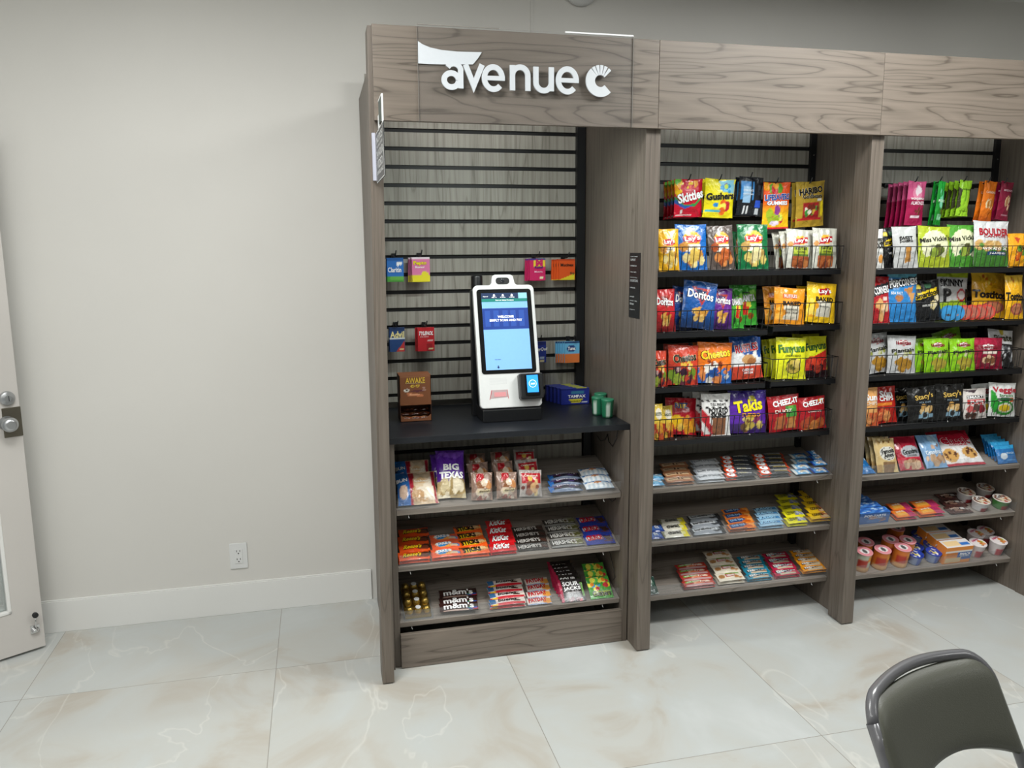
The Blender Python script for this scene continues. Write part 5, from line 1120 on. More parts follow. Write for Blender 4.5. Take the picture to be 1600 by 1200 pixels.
# middle bay, baskets
B2 = 'chip bags in the middle bay'
for a in [
    ('2a', 1029, 1062, 358, 425, 'lays_y', 'golden yellow potato chip bag half hidden by the column, top basket'),
    ('2a', 1056, 1106, 351, 424, 'lays_b', 'blue potato chip bag with a yellow disc, top basket'),
    ('2a', 1107, 1148, 354, 424, 'lays_bbq', 'dark grey-brown barbecue potato chip bag, top basket', 0, 8, 3),
    ('2a', 1146, 1164, 362, 423, 'lays_g', 'green potato chip bag mostly hidden behind another green one, top basket', 1),
    ('2a', 1153, 1202, 351, 424, 'lays_g', 'green potato chip bag with a yellow disc, front of the top basket'),
    ('2a', 1206, 1236, 364, 423, 'kettle', 'pale kettle chip bag furthest back on the right of the top basket', 3, 9, 4, 18),
    ('2a', 1218, 1246, 362, 423, 'kettle', 'pale kettle chip bag wedged second in the leaning row of the top basket', 2, 9, 5, 18),
    ('2a', 1229, 1271, 360, 423, 'kettle', 'pale kettle chip bag with lime panel, left of the rightmost bag in the top basket', 1, 9, -3),
    ('2a', 1270, 1312, 358, 422, 'kettle', 'pale kettle chip bag at the right end of the top basket', 0, 9, -3),
    ('2b', 1022, 1056, 452, 520, 'dor_r', 'red tortilla chip bag beside the column on the second level'),
    ('2b', 1051, 1082, 449, 519, 'dor_n', 'dark navy tortilla chip bag peeking out behind the blue one', 1, 8, -4),
    ('2b', 1066, 1120, 444, 518, 'dor_b', 'blue tortilla chip bag tilted to the right, second level', 0, 8, -8),
    ('2b', 1108, 1145, 452, 518, 'dor_p', 'purple tortilla chip bag on the second level', 1, 8, -3),
    ('2b', 1140, 1162, 451, 516, 'dina', 'bright green rolled tortilla bag hidden behind its twin', 2, 8),
    ('2b', 1151, 1199, 450, 517, 'dina', 'bright green rolled tortilla bag with a red chilli, front', 1, 8),
    ('2br', 1190, 1222, 448, 509, 'ruf_o', 'orange baked chip bag standing behind another orange one', 2, 8, 3),
    ('2br', 1209, 1258, 452, 511, 'ruf_o', 'orange baked chip bag in front on the second level', 0, 8, -4),
    ('2br', 1246, 1275, 447, 508, 'lays_bk', 'yellow baked chip bag peeking out behind the rightmost bag', 2, 8),
    ('2br', 1260, 1309, 445, 510, 'lays_bk', 'yellow baked chip bag at the right end of the second level', 0, 9, -6),
    ('2c', 1018, 1043, 548, 605, 'che_hot', 'red-orange puffs bag cut off by the column, third level'),
    ('2c', 1044, 1092, 541, 603, 'che_hot', 'red and lime hot puffs bag in front, third level', 0, 8, -3),
    ('2c', 1038, 1078, 537, 600, 'che_hot', 'red hot puffs bag at the back of the third level', 2, 8),
    ('2c', 1084, 1120, 535, 600, 'che_o', 'orange puffs bag showing only its top behind its twin', 2, 8),
    ('2c', 1090, 1145, 537, 602, 'che_o', 'orange puffs bag with a blue lower half, third level', 0, 8, -3),
    ('2c', 1138, 1180, 534, 598, 'ruffles', 'blue ridged chip bag peeking out to the left of its twin', 2, 8, 3),
    ('2c', 1146, 1196, 531, 599, 'ruffles', 'blue, white and red ridged chip bag in front, third level', 0, 8, 2),
    ('2cr', 1192, 1220, 531, 598, 'funyuns', 'yellow onion ring bag, leftmost of the yellow row', 3, 8, 3),
    ('2cr', 1203, 1236, 529, 598, 'funyuns', 'yellow onion ring bag, second from left of the yellow row', 2, 8, 2),
    ('2cr', 1212, 1260, 529, 598, 'funyuns', 'yellow onion ring bag with its big ring fully visible', 0, 8, -3),
    ('2cr', 1238, 1290, 523, 594, 'funyuns', 'yellow onion ring bag at the back right, only its top showing', 3, 8, -2),
    ('2cr', 1256, 1303, 526, 596, 'fun_hot', 'yellow and dark red hot onion ring bag, right end of third level', 1, 8),
    ('2d', 1016, 1037, 631, 688, 'cheese', 'yellow and orange snack mix bag cut off by the column, lowest basket'),
    ('2d', 1030, 1052, 634, 688, 'cheese', 'orange snack mix bag squeezed beside the red cracker bag, lowest basket', 1),
    ('2d', 1040, 1090, 627, 688, 'ritz', 'red round-shouldered bag of yellow cracker chips, lowest basket', 0, 12, -4),
    ('2d', 1066, 1108, 612, 688, 'skins', 'grey-white potato skins bag furthest left of three, lowest basket', 3, 8, -3),
    ('2d', 1082, 1124, 614, 688, 'skins', 'white and red potato skins bag in the middle of three', 2, 8, -3),
    ('2d', 1096, 1142, 616, 687, 'skins', 'white, red and brown potato skins bag in front of its twins', 0, 8, -2),
    ('2d', 1137, 1198, 612, 684, 'takis', 'deep purple rolled chip bag with yellow lettering', 0, 8, -2),
    ('2d', 1192, 1238, 622, 680, 'chz_d', 'dark red cheese cracker bag behind the one with a green square', 2, 8, 5),
    ('2d', 1200, 1250, 619, 679, 'chz_d', 'dark red cheese cracker bag with a green square', 0, 8, 3),
    ('2d', 1248, 1298, 621, 676, 'chz_o', 'dark red cheese cracker bag at the right end of the lowest basket', 0, 8, 2),
]:
    bag(*a[:7], layer=a[7] if len(a) > 7 else 0, lean=a[8] if len(a) > 8 else 8, roll=a[9] if len(a) > 9 else 0, yaw=a[10] if len(a) > 10 else 0, group=B2)
B3 = 'snack bags in the right bay'
for a in [
    ('3a', 1360, 1381, 358, 419, 'pop_w', 'white popped snack bag cut off by the column, top right basket'),
    ('3a', 1380, 1402, 357, 418, 'smart', 'dark bag edge standing between two pale bags, top right basket', 1),
    ('3a', 1395, 1434, 355, 418, 'sweet', 'silver sweet potato chip bag, top right basket', 0, 8, 2),
    ('3a', 1434, 1485, 355, 419, 'vick_y', 'yellow-green kettle chip bag with cursive lettering', 0, 8, -2),
    ('3a', 1480, 1530, 353, 419, 'vick_g', 'green kettle chip bag with cursive lettering', 1, 8, -2),
    ('3a', 1521, 1576, 347, 419, 'boulder', 'white and green chip bag with red arched lettering', 0, 8, -2),
    ('3a', 1575, 1612, 365, 419, 'yel_r', 'orange-yellow bag cut by the right picture edge, top right basket'),
    ('3b', 1354, 1391, 433, 508, 'corn_r', 'red bag with a black diagonal band, cut off by the column'),
    ('3b', 1376, 1424, 418, 500, 'corn_b', 'blue corn snack bag at the back, only its pale top showing', 3),
    ('3b', 1386, 1433, 424, 508, 'corn_b', 'blue corn snack bag with a black diagonal band, front', 0, 8, -3),
    ('3b', 1427, 1470, 440, 504, 'smart', 'black popcorn bag with a yellow band', 0, 8, 4),
    ('3b', 1464, 1513, 427, 500, 'skinny', 'white and lime popcorn bag with a red circle', 2.7, 8, -3),
    ('3b', 1570, 1612, 431, 502, 'tost', 'golden yellow tortilla chip bag cut by the right picture edge', 0.2, 8, -1),
    ('3b', 1518, 1572, 428, 500, 'tost', 'golden yellow tortilla chip bag, left of the pair', 2.5, 8, -2),
    ('3c', 1350, 1389, 523, 590, 'pl_w', 'silver plantain chip bag beside the column', 1, 8, 5),
    ('3c', 1386, 1431, 526, 589, 'pl_w', 'silver plantain chip bag, second from the column', 0, 8, -3),
    ('3c', 1428, 1462, 529, 588, 'pl_g', 'lime green plantain chip bag, leftmost and half hidden', 1, 8, 3),
    ('3c', 1443, 1483, 529, 588, 'pl_g', 'lime green plantain chip bag, middle of the three in front', 0, 8),
    ('3c', 1460, 1505, 520, 582, 'pl_g', 'lime green plantain chip bag at the back, only its top showing', 3, 8, 12),
    ('3c', 1483, 1523, 529, 587, 'pl_g', 'lime green plantain chip bag, right one of the three in front', 0, 8),
    ('3c', 1521, 1566, 529, 584, 'crim', 'crimson nut chip bag, third right basket', 0, 8, -2),
    ('3c', 1552, 1594, 519, 580, 'silvblk', 'crinkled silver and black puff bag at the right of the third basket', 0, 14, -6),
    ('3d', 1345, 1372, 606, 668, 'sun_o', 'pale orange chip bag cut off by the column, lowest right basket', 0),
    ('3d', 1362, 1400, 605, 667, 'sun_r', 'red grain chip bag next to the pale orange one', 1, 8, 2),
    ('3d', 1390, 1426, 607, 665, 'stacy', 'glossy black pita chip bag, furthest left of three', 2, 8, 3),
    ('3d', 1417, 1463, 605, 664, 'stacy', 'glossy black pita chip bag with gold script, middle one', 0, 8, 2),
    ('3d', 1461, 1506, 601, 661, 'stacy', 'glossy black pita chip bag with gold script, right one', 0, 8, -2),
    ('3d', 1501, 1541, 608, 659, 'popc_r', 'white and red puff snack bag with a dark banner', 0, 8),
    ('3d', 1518, 1556, 600, 657, 'veggie', 'white vegetable straw bag hidden behind its twin', 2, 8, 2),
    ('3d', 1544, 1592, 600, 656, 'veggie', 'white vegetable straw bag in front at the right end', 0, 8, -4),
]:
    bag(*a[:7], layer=a[7] if len(a) > 7 else 0, lean=a[8] if len(a) > 8 else 8, roll=a[9] if len(a) > 9 else 0, yaw=a[10] if len(a) > 10 else 0, group=B3, name='snack_bag', cat='snack bag')

# ------------------------------------------------------------------ pegs with hanging bags
def peg(x, z, y0, y1, label, group):
    b = MB(); b.tube([(0, 0, 0), (0, y1 - y0 + .012, 0), (0.001, y1 - y0 - .004, 0.006), (0.003, y1 - y0 - 0.012, 0.024)], 0.0026, 8)
    b.box(-0.009, 0.009, -0.003, 0.0025, -0.009, 0.012)
    o = b.build('peg_hook', BLACK); o.location = (x, y0 - 0.004, z); tag(o, label, 'hook', group); return o
def hang(u0, u1, v0, v1, dn, n, label, yf, du, roll=0, yaw=0, t=0.022, gap=0.024, name='candy_bag', cat='candy bag', group=None, hang_z=0.012, wall=-0.35, lean=-3):
    """n bags one behind the other on a peg; the front one fills the pixel box"""
    pl = on_y((u0 + u1) / 2, v0, yf)
    objs = []
    for k in range(n):
        if k == 0:
            o = bag(None, u0, u1, v0, v1, dn, f'{label}, front one' if n > 1 else label, lean=lean, roll=roll, yaw=yaw, t=t, name=name, cat=cat, group=group, dy=yf); o0 = o
        else:
            o = o0.copy(); COL.objects.link(o); M = o0.matrix_world.copy(); M.translation += Vector((-0.004 * k * du, gap * k, -0.002 * k)); o.matrix_world = M
            o['label'] = f"{label}, {('second from front', 'third from front', 'fourth from front', 'fifth from front')[k - 1]}"
        objs.append(o)
    return pl
PG = 'hook pegs on the slatted backs'
def pegrow(rows, yf, names):
    for (u0, u1, v0, v1, dn, n, lab, roll, yaw, du) in rows:
        pl = hang(u0, u1, v0, v1, dn, n, lab, yf, du, roll, yaw, name=names[0], cat=names[1], group=names[2])
        peg(pl.x, pl.z - 0.004, -0.35, yf - 0.012, 'black peg hook holding the ' + lab.split(' with')[0].split(',')[0], PG)
pegrow([
    (1049, 1098, 281, 340, 'skittles', 4, 'red rainbow candy bag', 2, 6, 1),
    (1096, 1147, 281, 341, 'gushers', 2, 'yellow fruit candy bag', -2, 4, 1),
    (1148, 1190, 278, 338, 'dark_back', 2, 'black and blue bag showing its printed back', -3, 6, 1),
    (1187, 1232, 286, 358, 'lifesavers', 1, 'orange and yellow gummy candy bag with blue lettering', 1, 3, 1),
    (1237, 1287, 286, 356, 'haribo', 2, 'gold gummy bear bag with red window', 4, 6, 1)], -0.52, ('candy_bag', 'candy bag', 'candy bags on the pegs'))
pegrow([
    (1408, 1444, 284, 352, 'nut_pink', 5, 'raspberry pink nut bag', 0, 12, 1.4),
    (1453, 1474, 284, 352, 'nut_green', 2, 'emerald green nut bag', -2, 25, 1.4),
    (1490, 1514, 283, 338, 'nut_lime', 4, 'lime and brown pistachio bag', -2, 10, 1.4),
    (1526, 1552, 285, 347, 'nut_orange', 2, 'orange cashew bag', -4, 12, 1.4),
    (1552, 1578, 286, 345, 'nut_maroon', 2, 'maroon mixed nut bag', -4, 12, 1.4)], -0.52, ('nut_bag', 'nut bag', 'nut bags on the pegs'))

# small medicine packets on pegs above the counter
def packet(u0, u1, v0, v1, design, n, label, du=1.0):
    y = -0.150; q0 = on_y(u0, v0, y); q1 = on_y(u1, v1, y); w = q1.x - q0.x; h = q0.z - q1.z
    base, ops, tx = design
    me = carton('medicine_packet', w, h, 0.007, base, ops, tx, nx=18, ny=20)
    for k in range(n):
        put(me, 'medicine_packet', ((q0.x + q1.x) / 2 - 0.0035 * k * du, y + 0.0105 * k, (q0.z + q1.z) / 2 - 0.0008 * k), R(3), 0, R(-1.5 if k % 2 else 0), label + ('' if n == 1 else (', front one', ', second from front', ', third from front', ', rearmost')[k if k < n - 1 or n == 2 and k < 1 else 3]), 'medicine packet', 'medicine packets on the pegs')
    peg((q0.x + q1.x) / 2, q0.z + 0.006, -0.085, y - 0.012, 'black peg hook holding the ' + label, PG)
packet(604, 631, 403, 440, ('2a6fc0', [('R', -1, -1, 1, -.55, '4a9a3a'), ('R', -1, .75, 1, 1, '1f5aa0'), ('B', .6, .5, .3, .08, ['ffffff'], 4, .15), ('E', .2, -.7, .9, .2, '6ab04a')], [('Claritin', -.1, -.0, .8, .2, 'ffffff', {'bold': .04})]), 2, 'blue allergy packet with a green landscape')
packet(643, 672, 402, 440, ('dc7aa8', [('R', -1, -1, 1, -.45, 'e8dc2c'), ('E', .4, -.35, .4, .2, 'e8dc2c'), ('R', -1, .85, 1, 1, 'f2e4ec')], [('Pepto', -.1, .5, .7, .18, 'f0dc1c', {'bold': .07, 'oc': '2a1a20', 'ob': .12}), ('Bismol', -.15, .2, .5, .08, 'ffffff')]), 4, 'pink and yellow stomach remedy packet', 1.2)
packet(827, 852, 404, 438, ('cc2462', [('R', -.55, .25, .95, .95, 'ecd23a'), ('R', -1, .85, 1, 1, '3a3a8a'), ('E', .5, -.75, .25, .1, 'f0e8c0')], [('M', .2, .6, .4, .26, 'cc2462', {'bold': .12}), ('Relief', .15, .2, .5, .1, '3a2a7a', {'bold': .05}), ('Motrin', .1, -.2, .5, .08, 'f0d0e0', {'bold': .03})]), 4, 'magenta pain relief packet with a yellow block', 1.2)
packet(873, 898, 405, 437, ('d8541c', [('P', [(-1, -1), (1, -1), (1, -.4), (-.9, -.95)], 'd8c82c'), ('R', -1, .85, 1, 1, 'b8401c'), ('B', .6, -.4, .2, .1, ['5a3a1c'], 3, .12)], [('Mucinex', 0, .45, .8, .14, '2a1a10', {'bold': .05})]), 4, 'orange cough remedy packet', 2.4)
packet(608, 633, 512, 549, ('1c3f74', [('P', [(-.2, -1), (1, -.1), (1, -1)], 'b8302c'), ('R', -1, .8, 1, 1, '16305a'), ('E', .55, -.8, .3, .1, 'e8d8a0'), ('R', -1, .1, 1, .15, 'e8f0f4')], [('Advil', 0, .42, .9, .26, 'e8dc9a', {'bold': .05})]), 2, 'navy blue pain relief packet with a red corner')
packet(652, 679, 512, 548, ('c0202a', [('R', .1, -1, .7, -.3, '9a1820'), ('E', .5, -.1, .3, .08, 'f0d0d0'), ('E', .6, -.8, .28, .1, 'e8d8a0')], [('TYLENOL', 0, .52, .84, .16, 'ffffff', {'bold': .06, 'sh': .2}), ('EXTRA STRENGTH', -.2, .22, .5, .05, 'f8d0d0')]), 3, 'red pain relief packet', 1.2)
packet(832, 853, 534, 566, ('233a9a', [('R', -1, .7, 1, 1, '1a2a7a'), ('E', .4, -.55, .4, .12, 'b8c8e0'), ('E', .4, -.85, .4, .1, 'e8d8a0')], [('DayQuil', .2, .25, .9, .18, 'ffffff', {'bold': .05, 'sh': .2})]), 2, 'royal blue cold remedy packet beside the kiosk')
packet(882, 905, 534, 566, ('6ab4dc', [('R', -1, -1, 1, -.15, 'd8763a'), ('E', -.1, .35, .6, .32, '1c3a7a'), ('R', -1, .85, 1, 1, '1f3a70')], [('Tums', -.1, .36, .5, .16, 'ffffff', {'bold': .05})]), 5, 'light blue and orange antacid packet', 2.2)

# ------------------------------------------------------------------ goods lying on the sloping shelves
def onshelf(key, u, v, lift=0.0):
    P, s, _ = SH[key]; n = Vector((0, -math.sin(s), math.cos(s)))
    return hit(u, v, Vector(P) + n * lift, n), n, Vector((0, math.cos(s), math.sin(s)))
def col(key, u0, u1, vf, ub, vb, n, dn, label, name, cat, t=0.016, layers=1, yaw=0, group=None, crimp='lr', hmax=0.085, w=None, nx=26, ny=12, fill=1.05, orderword=None):
    Pf, nrm, up = onshelf(key, (u0 + u1) / 2, vf)
    Pa, _, _ = onshelf(key, u0, vf); Pc, _, _ = onshelf(key, u1, vf)
    P0, s, (sx0, sx1, yb) = SH[key]
    yf = P0[1] + 0.009
    if Pf.y < yf: Pf = Pf + up * ((yf - Pf.y) / up.y)
    Pb, _, _ = onshelf(key, ub, vb, t * layers)
    Pb = Pb - nrm * t * layers
    d = Pb - Pf; maxl = (yb - 0.006 - Pf.y) / up.y
    al = max(0.02 * n, min(d.dot(up), maxl)); dx = d.x * (al / max(1e-6, d.dot(up)))
    step = al / n; hh = min(step * fill, hmax)
    wd = w or (Pc.x - Pa.x)
    me = mk(dn, wd * .985, hh, t * .84, nxt(), crimp=crimp, nx=nx, ny=ny, amp=0.7)
    me.name = name
    o0 = None
    for i in range(n):
        for L in range(layers):
            if L < layers - 1 and i > 0: continue
            c = Pf + up * (step * (i + .5)) + Vector((dx * (i + .5) / n, 0, 0)) + nrm * (t * (L + .5))
            c.x += (hash((label, i, L)) % 7 - 3) * 0.0 + ((i * 37 + L * 11) % 5 - 2) * 0.0012
            lab = label
            if L < layers - 1: lab = label + ', underneath at the front'
            elif n > 1: lab = label + ', ' + ('front one' if i == 0 else ('rear one' if i == n - 1 else ORD[i] + ' from front'))
            o = bpy.data.objects.new(name, me); COL.objects.link(o)
            M = basis(R(yaw + ((i * 53 + L * 29) % 5 - 2) * 0.5), R(90) - s).to_4x4(); M.translation = c; o.matrix_world = M
            tag(o, lab, cat, group or (label.split(',')[0] + 's'))
            settle(o, 'S' + key, shelf_stat(key), nrm * 0.001, Vector((0, 0, 0)), (12, 0))
def stand(key, u0, u1, v0, v1, dn, label, name, cat, lean=45, t=0.04, roll=0, yaw=0, group=None, lift=0.0, crimp='tb', amp=1.0):
    P, nrm, up = onshelf(key, (u0 + u1) / 2, v1)
    Pa, _, _ = onshelf(key, u0, v1); Pc, _, _ = onshelf(key, u1, v1)
    yf = SH[key][0][1] + 0.006 + t * 0.2
    sx0, sx1, _ = SH[key][2]
    xa, xb = max(Pa.x, sx0 - .02), min(Pc.x, sx1 - .006)
    P.x += (xa + xb) / 2 - (Pa.x + Pc.x) / 2; Pa.x = xa; Pc.x = xb
    if P.y < yf: P = P + up * ((yf - P.y) / up.y)
    L = R(lean); q = hit((u0 + u1) / 2, v0, P, (0, -math.cos(L), math.sin(L)))
    h = min(0.3, (q - P).length); w = Pc.x - Pa.x
    me = mk(dn, w, h, t, nxt(), crimp=crimp, amp=amp); me.name = name
    o = put(me, name, P + Vector((0, math.sin(L), math.cos(L))) * h / 2 + nrm * (t * .2 + lift), R(yaw), L, R(roll), label, cat, group)
    settle(o, 'S' + key, shelf_stat(key), nrm * 0.002, up * 0.004 + Vector((0, 0, 0.0003)), (20, 26))
    return o

# left bay, middle shelf
col('1b', 623, 673, 885, 646, 824, 4, 'reese', 'orange peanut butter cup pack in the left end column', 'chocolate_bar', 'chocolate bar', layers=2, t=.014)
col('1b', 675, 721, 878, 694, 833, 3, 'reese_c', 'orange and blue candy pack, second column', 'chocolate_bar', 'chocolate bar', layers=2, t=.014)
col('1b', 721, 767, 873, 729, 820, 4, 'rsticks', 'orange and yellow wafer stick pack', 'chocolate_bar', 'chocolate bar', layers=2, t=.014, group='orange and yellow wafer stick packs')
col('1b', 766, 808, 868, 778, 811, 4, 'kitkat', 'bright red wafer bar', 'chocolate_bar', 'chocolate bar', layers=2, t=.013)
col('1b', 809, 860, 861, 824, 821, 4, 'hersh_d', 'dark brown chocolate bar with grey lettering', 'chocolate_bar', 'chocolate bar', t=.011)
col('1b', 862, 916, 856, 872, 809, 4, 'hersh_s', 'black and silver chocolate bar', 'chocolate_bar', 'chocolate bar', t=.011)
col('1b', 917, 964, 852, 921, 806, 3, 'crunch', 'blue chocolate bar with a white label', 'chocolate_bar', 'chocolate bar', t=.012)
# left bay, bottom shelf
col('1c', 688, 750, 963, 714, 919, 3, 'mms', 'dark brown candy packet on the bottom left shelf', 'candy_packet', 'candy packet', t=.014, yaw=-3)
col('1c', 766, 824, 955, 788, 904, 4, 'bueno', 'white and red hazelnut bar', 'chocolate_bar', 'chocolate bar', t=.015, layers=2)
col('1c', 825, 864, 948, 838, 902, 4, 'payday', 'pale bar with red block letters', 'chocolate_bar', 'chocolate bar', t=.013)
for i in range(6):
    stand('1c', 878 - i * 3.0, 919 - i * 3.4, 906 - i * 5.2, 943 - i * 4.8, 'sourj', 'black sour candy packet with white lettering, ' + ('front one' if i == 0 else 'rear one' if i == 5 else ORD[i] + ' from front'), 'candy_packet', 'candy packet', lean=50, t=.006, amp=.35, group='black sour candy packets')
for i in range(3):
    stand('1c', 923 - i * 2.5, 962 - i * 4, 903 - i * 11, 938 - i * 9, 'gush_g', 'green multicoloured fruit candy packet, ' + ('front one', 'middle one', 'rear one')[i], 'candy_packet', 'candy packet', lean=50, t=.010, amp=.6, group='green fruit candy packets')
# gold chocolate packs in a clear tray
P, nrm, up = onshelf('1c', 655, 972)
GOLD = plain('gold_foil', 'b89a4e', 0.28, metal=0.85, bump=1.0, bscale=160)
tr = empty('clear_tray', P, 'clear plastic tray of gold-wrapped chocolates, left end of the bottom shelf', 'tray')
tw, td, th_ = 0.057, 0.205, 0.032
RS = Matrix.Rotation(SLOPE, 3, 'X')
def tray_place(o, par):
    o.parent = par; return o
tr.rotation_euler = (SLOPE, 0, 0); tr.location = P + nrm * 0.0005 + up * 0.012
b = MB(); b.box(-tw, tw, 0, td, 0, 0.0015); b.build('tray_floor', LIP, tr)
for (a, c_, d, e, nm) in ((-tw, -tw + .0015, 0, td, 'tray_side'), (tw - .0015, tw, 0, td, 'tray_side'), (-tw + .0015, tw - .0015, 0, .0015, 'tray_front')):
    b = MB(); b.box(a, c_, d, e, 0.0015, th_); b.build(nm, LIP, tr)
def ball_mesh(r):
    b = MB(); rg = random.Random(4); n = 16
    prof = [(r * .45, -r), (r * .8, -r * .75), (r, -r * .2), (r * .98, r * .25), (r * .75, r * .7), (r * .35, r * .98)]
    b.lathe(prof, n)
    b.v = [(x * (1 + rg.uniform(-.05, .05)), y * (1 + rg.uniform(-.05, .05)), z) for x, y, z in b.v]
    return b
for k in range(4):
    pk = empty('chocolate_pack', tr.location, 'gold three-piece chocolate pack in the clear tray, ' + ('front one', 'second from front', 'third from front', 'rear one')[k], 'chocolate pack', 'gold chocolate packs')
    pk.rotation_euler = (SLOPE, 0, 0); pk.location = Vector(tr.location) + up * (0.028 + k * 0.048) + nrm * 0.003
    b = MB(); b.box(-0.050, 0.050, -0.020, 0.020, 0.0, 0.008); b.build('gold_card', GOLD, pk)
    for j in (-1, 0, 1):
        bb = ball_mesh(0.0158); bb.v = [(x + j * 0.033, y, z + 0.024) for x, y, z in bb.v]; bb.build('wrapped_chocolate', GOLD, pk)
    b = MB(); b.lathe([(0.011, 0.0), (0.010, 0.0012)], 18, c=(0, -0.004, 0.0402)); b.build('white_label', WHITEP, pk)
# left bay, top shelf: baked goods
for i, (u0, u1, v0, v1) in enumerate(((622, 688, 742, 794), (620, 676, 726, 772))):
    stand('1a', u0, u1, v0, v1, 'bread', 'blue and clear wrapped bread bun pack, ' + ('front one', 'rear one')[i], 'bread_pack', 'bread pack', lean=52 if i == 0 else 40, t=.05, group='blue bread bun packs')
stand('1a', 686, 733, 713, 788, 'texas', 'purple and clear cinnamon roll bag with big white lettering, front one', 'pastry_bag', 'pastry bag', lean=30, t=.05, group='purple cinnamon roll bags', roll=-3)
stand('1a', 676, 722, 712, 768, 'texas', 'purple cinnamon roll bag leaning at the back, rear one', 'pastry_bag', 'pastry bag', lean=30, t=.04, group='purple cinnamon roll bags')
for j, (ua, ub, vb, nn, dn, lab) in enumerate(((737, 772, 784, 3, 'pastry', 'red and clear wrapped pastry, left column'), (777, 811, 783, 3, 'pastry', 'red and clear wrapped pastry, middle column'), (813, 850, 780, 3, 'pastry_r', 'dark red wrapped cinnamon pastry, right column'))):
    for i in range(nn):
        stand('1a', ua - i * 5, ub - i * 6, vb - 43 - i * (14 if j else 13), vb - i * 20, dn, lab + ', ' + ('front one', 'middle one', 'rear one')[i], 'wrapped_pastry', 'pastry', lean=22, t=.036, group='wrapped pastries', roll=(-4, 3, -2)[i], lift=0.006 * i, amp=1.7)
col('1a', 858, 911, 774, 880, 735, 3, 'blkblue', 'dark purple and blue donut pack', 'donut_pack', 'donut pack', t=.034, hmax=.09)
col('1a', 915, 961, 769, 924, 727, 3, 'donut_w', 'light blue pack of white mini donuts', 'donut_pack', 'donut pack', t=.034, hmax=.09)
# middle bay, shelves
col('2a', 1012, 1040, 767, 1024, 738, 2, 'ltblue', 'light blue snack bar beside the column', 'snack_bar', 'snack bar', t=.02)
col('2a', 1042, 1088, 763, 1052, 721, 4, 'tanbar', 'tan and brown protein bar', 'protein_bar', 'protein bar', t=.013, layers=2)
col('2a', 1089, 1135, 758, 1100, 716, 4, 'whtbar', 'silver-white protein bar', 'protein_bar', 'protein bar', t=.013, layers=2)
col('2a', 1137, 1187, 757, 1148, 710, 5, 'gat', 'grey and orange protein bar, left of two columns', 'protein_bar', 'protein bar', t=.014, layers=2, group='grey and orange protein bars')
col('2a', 1189, 1241, 751, 1198, 707, 5, 'gat2', 'dark grey and orange protein bar, right of two columns', 'protein_bar', 'protein bar', t=.014, layers=2, group='grey and orange protein bars')
col('2a', 1243, 1271, 747, 1248, 706, 4, 'rkt', 'pale blue crisped rice bar, left of two columns', 'snack_bar', 'snack bar', t=.018, group='blue crisped rice bars')
col('2a', 1272, 1298, 745, 1274, 705, 4, 'rkt2', 'deep blue crisped rice bar, right of two columns', 'snack_bar', 'snack bar', t=.018, group='blue crisped rice bars')
col('2b', 1014, 1037, 847, 1026, 818, 2, 'navy', 'navy blue bar beside the column', 'protein_bar', 'protein bar', t=.018)
col('2b', 1038, 1080, 843, 1048, 808, 3, 'thin', 'white and yellow protein bar', 'protein_bar', 'protein bar', t=.016)
col('2b', 1083, 1138, 839, 1098, 802, 3, 'silv', 'silver protein bar with black ends', 'protein_bar', 'protein bar', t=.016)
col('2b', 1140, 1185, 835, 1148, 793, 4, 'powr', 'orange protein bar with a navy label', 'protein_bar', 'protein bar', t=.013, layers=2)
col('2b', 1187, 1228, 831, 1196, 791, 4, 'build', 'pale blue protein bar with a dark blue label', 'protein_bar', 'protein bar', t=.014, layers=2)
col('2b', 1230, 1263, 826, 1226, 770, 5, 'yelbar', 'bright yellow cookie bar, left of two columns', 'snack_bar', 'snack bar', t=.014, layers=2, group='yellow cookie bars')
col('2b', 1264, 1298, 822, 1262, 767, 5, 'yelbar2', 'yellow and rust cookie bar, right of two columns', 'snack_bar', 'snack bar', t=.014, layers=2, group='yellow cookie bars')
stand('2c', 1006, 1031, 903, 931, 'green_d', 'dark green packet peeking out beside the column, bottom shelf', 'snack_packet', 'snack packet', lean=50, t=.02)
col('2c', 1067, 1119, 921, 1078, 879, 4, 'redgrn', 'red and green oat bar', 'snack_bar', 'snack bar', t=.013, layers=2)
col('2c', 1121, 1165, 914, 1118, 858, 4, 'whtgrn', 'cream oatmeal bar with a red label', 'snack_bar', 'snack bar', t=.016, layers=2)
col('2c', 1166, 1208, 909, 1170, 867, 5, 'kind_t', 'teal nut bar', 'snack_bar', 'snack bar', t=.012, layers=2)
col('2c', 1209, 1251, 904, 1210, 862, 4, 'kind_c', 'crimson nut bar', 'snack_bar', 'snack bar', t=.012, layers=2)
col('2c', 1252, 1292, 900, 1250, 861, 5, 'kind_o', 'orange nut bar', 'snack_bar', 'snack bar', t=.012, layers=2)
# right bay, top shelf
stand('3a', 1338, 1373, 713, 745, 'rice_s', 'bright blue packet lying beside the column', 'snack_packet', 'snack packet', lean=60, t=.03)
for i in range(3):
    stand('3a', 1371 - i * 9, 1408 - i * 10, 688 - i * 2, 741 - i * 7, 'amos', 'tan cookie bag with an oval label, ' + ('front one', 'middle one', 'rear one')[i], 'cookie_bag', 'cookie bag', lean=22, t=.028, group='tan cookie bags', roll=-2)
stand('3a', 1406, 1449, 687, 738, 'grand', 'dark red and silver cookie bag', 'cookie_bag', 'cookie bag', lean=32, t=.035)
stand('3a', 1449, 1487, 686, 736, 'choc_b', 'pale blue cookie bag', 'cookie_bag', 'cookie bag', lean=34, t=.035)
stand('3a', 1479, 1552, 685, 734, 'clasc', 'wide white and red cookie bag showing two cookies, front one', 'cookie_bag', 'cookie bag', lean=48, t=.03, group='white and red cookie bags')
